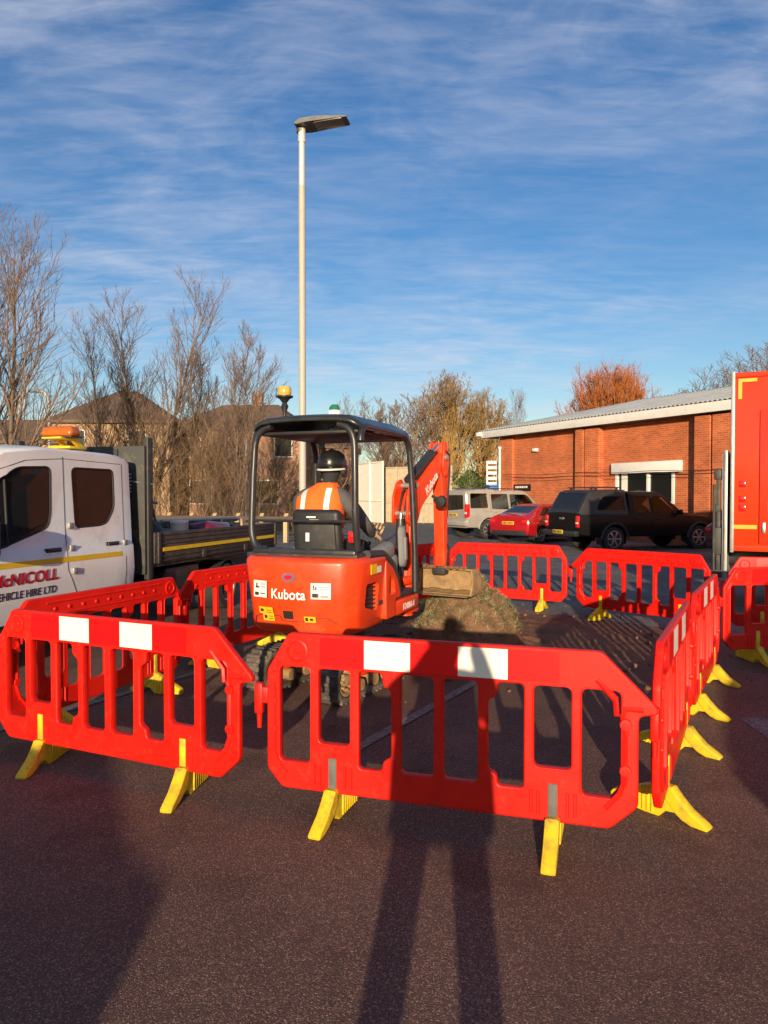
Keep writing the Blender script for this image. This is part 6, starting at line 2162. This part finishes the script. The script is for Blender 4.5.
# ================================================================== people
def hand_graph(W, d, n, size=1.0, curl=0.6, side=1):
    """wrist W, finger direction d, palm normal n -> verts, edges, radii of a hand rooted at vertex 0 (the wrist)"""
    W, d, n = Vector(W), Vector(d).normalized(), Vector(n).normalized()
    s = d.cross(n).normalized() * side
    V = [W, W + d * .045 * size, W + d * .085 * size]; E = [(0, 1), (1, 2)]; Rr = [(.026 * size, .022 * size), (.036 * size, .020 * size), (.040 * size, .017 * size)]
    for k, (off, ln) in enumerate(((-.033, .068), (-.011, .078), (.011, .073), (.032, .056))):
        p = W + d * .092 * size + s * off * size
        i = len(V); V.append(p); E.append((2, i)); Rr.append((.0095 * size,) * 2)
        dd = d.copy(); q = p
        for j in range(3):
            dd = (Matrix.Rotation(-curl * (0.8 + .2 * j), 3, s * side) @ dd)
            q = q + dd * ln * size / 2.6
            V.append(q.copy()); E.append((len(V) - 2, len(V) - 1)); Rr.append(((.0088 - .001 * j) * size,) * 2)
    p = W + d * .035 * size - s * .036 * size
    i = len(V); V.append(p); E.append((1, i)); Rr.append((.013 * size,) * 2)
    dd = (d * .7 - s * .7 + n * .3).normalized(); q = p + dd * .035 * size
    V.append(q); E.append((i, i + 1)); Rr.append((.011 * size,) * 2)
    dd = (d * .9 - s * .1 + n * .6).normalized(); q = q + dd * .032 * size
    V.append(q); E.append((i + 1, i + 2)); Rr.append((.009 * size,) * 2)
    return V, E, Rr


def by_height(me, mats, fn):
    me.materials.clear()
    for m in mats: me.materials.append(m)
    for p in me.polygons: p.material_index = fn(p.center)


def add_face(verts_edges, head, fwd, s=1.0): pass


def operator():
    V = [(-.02, -.10, 1.26), (-.045, -.13, 1.42), (-.06, -.12, 1.62), (-.03, -.09, 1.80), (.005, -.06, 1.88), (.02, -.04, 1.97), (.02, -.03, 2.07),
         (.12, -.10, 1.745), (.185, -.09, 1.70), (.315, .06, 1.47), (.27, .28, 1.385), (.255, .34, 1.38),
         (-.22, -.10, 1.745), (-.285, -.09, 1.70), (-.37, .08, 1.46), (-.31, .30, 1.385), (-.295, .36, 1.38),
         (.10, -.06, 1.25), (.15, .38, 1.27), (.14, .50, .92), (.14, .60, .87),
         (-.10, -.06, 1.25), (-.15, .38, 1.27), (-.14, .50, .92), (-.14, .60, .87)]
    E = [(0, 1), (1, 2), (2, 3), (3, 4), (4, 5), (5, 6), (2, 7), (7, 8), (8, 9), (9, 10), (10, 11), (2, 12), (12, 13), (13, 14), (14, 15), (15, 16), (0, 17), (17, 18), (18, 19), (19, 20), (0, 21), (21, 22), (22, 23), (23, 24)]
    Rr = [(.17, .13), (.17, .13), (.185, .13), (.075, .07), (.062, .06), (.085, .10), (.08, .095), .095, .085, .062, .045, .04, .095, .085, .062, .045, .04, .10, .075, .055, .045, .10, .075, .055, .045]
    me = skin_mesh(V, E, Rr)
    by_height(me, [M['jacket_grey'], M['dark_cloth']], lambda c: 1 if (c.z > 1.86 or (c.z < 1.33 and abs(c.x) < .26)) else 0)
    o = link_mesh('person', me); o.location = EX; o.rotation_euler = (0, 0, EXR)
    tag(o, 'digger driver sitting with back turned, in black helmet, grey jacket and orange vest', 'person')
    # vest
    rings = [(1.28, .215, .160, -.11), (1.42, .212, .160, -.12), (1.56, .222, .162, -.12), (1.66, .232, .155, -.115), (1.73, .228, .140, -.11), (1.79, .178, .118, -.10), (1.835, .115, .10, -.09), (1.86, .085, .085, -.08)]

    def vs(z, a, off=0.0):
        for r0, r1 in zip(rings, rings[1:]):
            if r0[0] <= z <= r1[0]:
                t = (z - r0[0]) / (r1[0] - r0[0]); rx, ry, cy = [r0[i] + (r1[i] - r0[i]) * t for i in (1, 2, 3)]
                break
        else: _, rx, ry, cy = rings[-1] if z > 1.8 else rings[0]
        ca, sa = math.cos(a), math.sin(a)
        k = 2.6
        f = 1 / (abs(ca) ** k + abs(sa) ** k) ** (1 / k)
        w = .008 * noise.noise((ca * 3, sa * 3, z * 9))
        return Vector(((rx + off + w) * ca * f - .06 * min(1, max(0, (1.875 - z) / .14)), cy + (ry + off + w) * sa * f, z))
    g = MB(); bm = g.bm; n = 40; prev = None
    zs = [1.28 + k * (1.86 - 1.28) / 24 for k in range(25)]
    for z in zs:
        cur = [bm.verts.new(vs(z, 2 * PI * j / n)) for j in range(n)]
        if prev:
            for j in range(n): bm.faces.new((prev[j], prev[(j + 1) % n], cur[(j + 1) % n], cur[j]))
        prev = cur
    ve = g.build('vest', M['hi_vis'], o, 60)
    for a0 in (R(-90 + 27), R(-90 - 27), R(90 + 27), R(90 - 27)):
        g = MB(); bm = g.bm; prev = None
        for z in zs[:-2]:
            x0 = vs(z, a0).x; cur = []
            sgn = -1 if math.sin(a0) < 0 else 1
            rx = max(abs(vs(z, k * .1).x) for k in range(63))
            xx = max(-.9 * rx, min(.9 * rx - .05, .115 * (1 if math.cos(a0) > 0 else -1) - .05))
            for dx in (-.025, .025):
                # angle whose x equals xx+dx
                best = min((abs(vs(z, a0 + q * .02).x - (xx + dx)), a0 + q * .02) for q in range(-45, 46))[1]
                cur.append(bm.verts.new(vs(z, best, .005)))
            if prev: bm.faces.new((prev[0], prev[1], cur[1], cur[0]))
            prev = cur
        g.build('reflective_tape', M['tape_silver'], ve, 60)
    for zz in (1.40,):
        g = MB(); bm = g.bm; prev = None; first = None
        for j in range(n + 1):
            cur = [bm.verts.new(vs(zz + dz, 2 * PI * j / n, .006)) for dz in (0, .05)]
            if prev: bm.faces.new((prev[0], prev[1], cur[1], cur[0]))
            prev = cur
        g.build('reflective_tape', M['tape_silver'], ve, 60)
    # helmet with brim, rear cradle
    hc = Vector((.02, -.04, 2.02))
    g = MB(); g.lathe([(.132, -.02), (.137, .0), (.134, .045), (.115, .095), (.075, .128), (.03, .14), (0, .141)], T(*hc) @ Matrix.Diagonal((.95, 1.12, 1, 1)), 28)
    g.lathe([(.125, -.03), (.147, -.024), (.147, -.016), (.134, .006)], T(*hc) @ T(0, .03, 0) @ Matrix.Diagonal((.92, 1.1, 1, 1)), 28)
    for a in (-20, 0, 20): g.tube([hc + Vector((math.sin(R(a)) * .05, -.15 + .0, .02)), hc + Vector((math.sin(R(a)) * .045, -.10, .105)), hc + Vector((0, -.01, .146)), hc + Vector((math.sin(R(a)) * .04, .10, .11))], .008, 6)
    hm = g.build('helmet', M['helmet'], o, 45)
    g = MB(); P = [hc + Vector((.128 * math.sin(a), -.148 * math.cos(a), -.035 - .012 * math.cos(a))) for a in [R(-85 + 170 * k / 14) for k in range(15)]]
    g.tube(P, .010, 8); g.build('headband', M['tape_silver'], hm)
    for sg in (1, -1):
        g = MB(); g.lathe([(.045, 0), (.045, .02), (.035, .032), (0, .034)], T(.02 + sg * .10, -.03, 1.955) @ RY(R(90 * sg)), 16); g.build('ear_defender', M['black_plastic'], hm)
    # gloved hands closed on the levers
    for sg in (1, -1):
        V2, E2, R2 = hand_graph((.258, .30, 1.385) if sg > 0 else (-.308, .335, 1.385), (-.12 * sg, 1, .05), (-sg * .5, 0, -.86), 1.5, .75, 1)
        me2 = skin_mesh([tuple(v) for v in V2], E2, R2, 0, 2)
        h = link_mesh('glove', me2, M['glove'], o)
    # face under the helmet brim: nose, eyes
    g = MB(); g.sphere((.02, .065, 1.955), (.016, .025, .03), 10, 8); g.build('nose', M['skin'], o)
    for sg in (1, -1):
        g = MB(); g.sphere((.02 + sg * .034, .056, 1.98), (.013, .010, .009), 10, 8); g.build('eye', M['text_white'], o)


operator()


def photographer():
    V = [(-.10, -.30, .98), (-.10, -.31, 1.14), (-.10, -.33, 1.36), (-.09, -.33, 1.52), (-.08, -.31, 1.58), (-.07, -.28, 1.68), (-.07, -.28, 1.77),
         (.07, -.33, 1.46), (.13, -.32, 1.42), (.22, -.24, 1.20), (.10, -.09, 1.60), (.085, -.075, 1.64),
         (-.27, -.33, 1.46), (-.33, -.32, 1.42), (-.40, -.24, 1.20), (-.12, -.09, 1.60), (-.085, -.075, 1.64),
         (.01, -.30, .96), (.06, -.28, .52), (.09, -.32, .09), (.11, -.18, .045),
         (-.21, -.30, .96), (-.27, -.28, .52), (-.30, -.32, .09), (-.33, -.18, .045)]
    E = [(0, 1), (1, 2), (2, 3), (3, 4), (4, 5), (5, 6), (2, 7), (7, 8), (8, 9), (9, 10), (10, 11), (2, 12), (12, 13), (13, 14), (14, 15), (15, 16), (0, 17), (17, 18), (18, 19), (19, 20), (0, 21), (21, 22), (22, 23), (23, 24)]
    Rr = [(.25, .18), (.24, .18), (.22, .16), (.08, .07), (.06, .06), (.085, .10), (.075, .09), .10, .085, .065, .042, .030, .10, .085, .065, .042, .030, .125, .085, .06, .05, .125, .085, .06, .05]
    me = skin_mesh(V, E, Rr)
    by_height(me, [M['jacket_grey'], M['dark_cloth'], M['skin']], lambda c: 2 if c.z > 1.56 and abs(c.x + .07) < .13 and c.y < -.15 else (1 if c.z < .86 else 0))
    o = link_mesh('person', me)
    tag(o, 'standing person in dark coat holding up a phone, casting the long shadow on the tarmac', 'person')
    g = MB(); g.lathe([(.285, .70), (.275, .85), (.262, 1.05), (.24, 1.25), (.0, 1.3)], T(-.10, -.305, 0) @ Matrix.Diagonal((1, .72, 1, 1)), 28); g.build('coat_skirt', M['jacket_grey'], o)
    for sg in (1, -1):
        V2, E2, R2 = hand_graph((sg * .088, -.080, 1.635), (-sg * .25, .12, 1), (-sg * .9, .1, -.1), 1.0, .35, sg)
        me2 = skin_mesh([tuple(v) for v in V2], E2, R2, 0, 1)
        link_mesh('hand', me2, M['skin'], o)
    g = MB(); g.lathe([(.095, -.05), (.105, .0), (.098, .05), (.07, .09), (0, .105)], T(-.07, -.30, 1.74) @ Matrix.Diagonal((.95, 1.12, 1, 1)), 24); g.build('hair', M['hair'], o)
    g = MB(); g.sphere((-.07, -.175, 1.68), (.014, .025, .025), 8, 6); g.build('nose', M['skin'], o)
    for sg in (1, -1):
        g = MB(); g.sphere((-.07 + sg * .032, -.188, 1.71), (.012, .008, .008), 8, 6); g.build('eye', M['text_white'], o)
        g = MB(); g.sphere((-.07 + sg * .088, -.275, 1.69), (.012, .02, .032), 8, 6); g.build('ear', M['skin'], o)
    p = thing('phone', 'phone held up by the standing person, outside the frame', 'phone', (0.0, -.055, 1.705))
    g = MB(); g.box((0, 0, 0), (.074, .009, .15), .004); g.build('case', M['black_plastic'], p)
    g = MB(); g.box((0, -.0052, 0), (.068, .001, .142)); g.build('screen', M['glass'], p, 0)


photographer()

# ================================================================== light and sky
SUN_AZ, SUN_EL = R(5.5), R(9.6)
v = Vector((math.sin(SUN_AZ) * math.cos(SUN_EL), math.cos(SUN_AZ) * math.cos(SUN_EL), -math.sin(SUN_EL)))
sd = bpy.data.lights.new('sun', 'SUN'); sd.energy = 5.0; sd.angle = R(0.5); sd.color = (1.0, .79, .54)
so = bpy.data.objects.new('sun', sd); COL.objects.link(so); so.rotation_euler = v.to_track_quat('-Z', 'Y').to_euler(); so.location = (-3, -20, 12)

w = bpy.data.worlds.new('World'); scene.world = w; w.use_nodes = True
nt = w.node_tree; N = nt.nodes; L = nt.links
bg = N['Background']
sky = N.new('ShaderNodeTexSky'); sky.sky_type = 'NISHITA'; sky.sun_disc = False
sky.sun_elevation = SUN_EL; sky.sun_rotation = R(180) + SUN_AZ; sky.air_density = 1.0; sky.dust_density = 0.35; sky.ozone_density = 2.0; sky.altitude = 10
tc = N.new('ShaderNodeTexCoord'); sp = N.new('ShaderNodeSeparateXYZ'); L.new(tc.outputs['Generated'], sp.inputs[0])


def math_node(op, a, b=None, clamp=False):
    n = N.new('ShaderNodeMath'); n.operation = op; n.use_clamp = clamp
    for i, q in enumerate((a, b)):
        if q is None: continue
        if isinstance(q, (int, float)): n.inputs[i].default_value = q
        else: L.new(q, n.inputs[i])
    return n.outputs[0]


zc = math_node('ADD', math_node('MAXIMUM', sp.outputs['Z'], 0.0), 0.16)
cx = math_node('DIVIDE', sp.outputs['X'], zc); cy = math_node('DIVIDE', sp.outputs['Y'], zc)
cb = N.new('ShaderNodeCombineXYZ'); L.new(cx, cb.inputs[0]); L.new(cy, cb.inputs[1])


def cloud(rot, scl, scale, detail, rough, lo, hi, dist=0.0, loc=(0, 0, 0)):
    mp = N.new('ShaderNodeMapping'); mp.inputs['Rotation'].default_value = (0, 0, R(rot)); mp.inputs['Scale'].default_value = scl; mp.inputs['Location'].default_value = loc
    L.new(cb.outputs[0], mp.inputs[0])
    n = N.new('ShaderNodeTexNoise'); n.inputs['Scale'].default_value = scale; n.inputs['Detail'].default_value = detail; n.inputs['Roughness'].default_value = rough; n.inputs['Distortion'].default_value = dist
    L.new(mp.outputs[0], n.inputs['Vector'])
    m = N.new('ShaderNodeMapRange'); m.inputs['From Min'].default_value = lo; m.inputs['From Max'].default_value = hi; m.interpolation_type = 'SMOOTHSTEP'
    L.new(n.outputs['Fac'], m.inputs['Value'])
    return m.outputs['Result']


big = cloud(25, (0.7, 1.0, 1), 0.80, 3, 0.5, 0.30, 0.72, loc=(3.1, 1.2, 0))
mid = cloud(32, (0.72, 1.25, 1), 3.6, 8, 0.60, 0.32, 0.80, 0.6)
fine = cloud(-28, (0.5, 1.8, 1), 13.0, 6, 0.6, 0.34, 0.78, 0.4)
m1 = math_node('ADD', math_node('MULTIPLY', mid, 0.72), math_node('MULTIPLY', fine, 0.38))
mask = math_node('MULTIPLY', m1, math_node('ADD', math_node('MULTIPLY', big, 0.9), 0.08))
hz_ = N.new('ShaderNodeMapRange'); hz_.inputs['From Min'].default_value = 0.02; hz_.inputs['From Max'].default_value = 0.30; hz_.inputs['To Min'].default_value = 0.16; hz_.inputs['To Max'].default_value = 0.05; L.new(sp.outputs['Z'], hz_.inputs['Value'])
mask = math_node('ADD', math_node('MULTIPLY', mask, 0.74), hz_.outputs['Result'], True)
mx = N.new('ShaderNodeMix'); mx.data_type = 'RGBA'
hs = N.new('ShaderNodeHueSaturation'); hs.inputs['Hue'].default_value = 0.512; hs.inputs['Saturation'].default_value = 1.40; hs.inputs['Value'].default_value = 1.05; L.new(sky.outputs['Color'], hs.inputs['Color'])
L.new(mask, mx.inputs['Factor']); L.new(hs.outputs['Color'], mx.inputs['A']); mx.inputs['B'].default_value = (4.9, 5.1, 5.9, 1)
L.new(mx.outputs['Result'], bg.inputs['Color'])
bg.inputs['Strength'].default_value = 0.099

scene.view_settings.view_transform = 'Standard'
scene.view_settings.look = 'None'
scene.view_settings.gamma = 1
scene.view_settings.exposure = 0.52
scene.render.engine = 'CYCLES'
scene.cycles.use_denoising = True
scene.cycles.max_bounces = 6
scene.cycles.use_adaptive_sampling = True
scene.cycles.adaptive_threshold = 0.015
scene.cycles.sample_clamp_indirect = 4
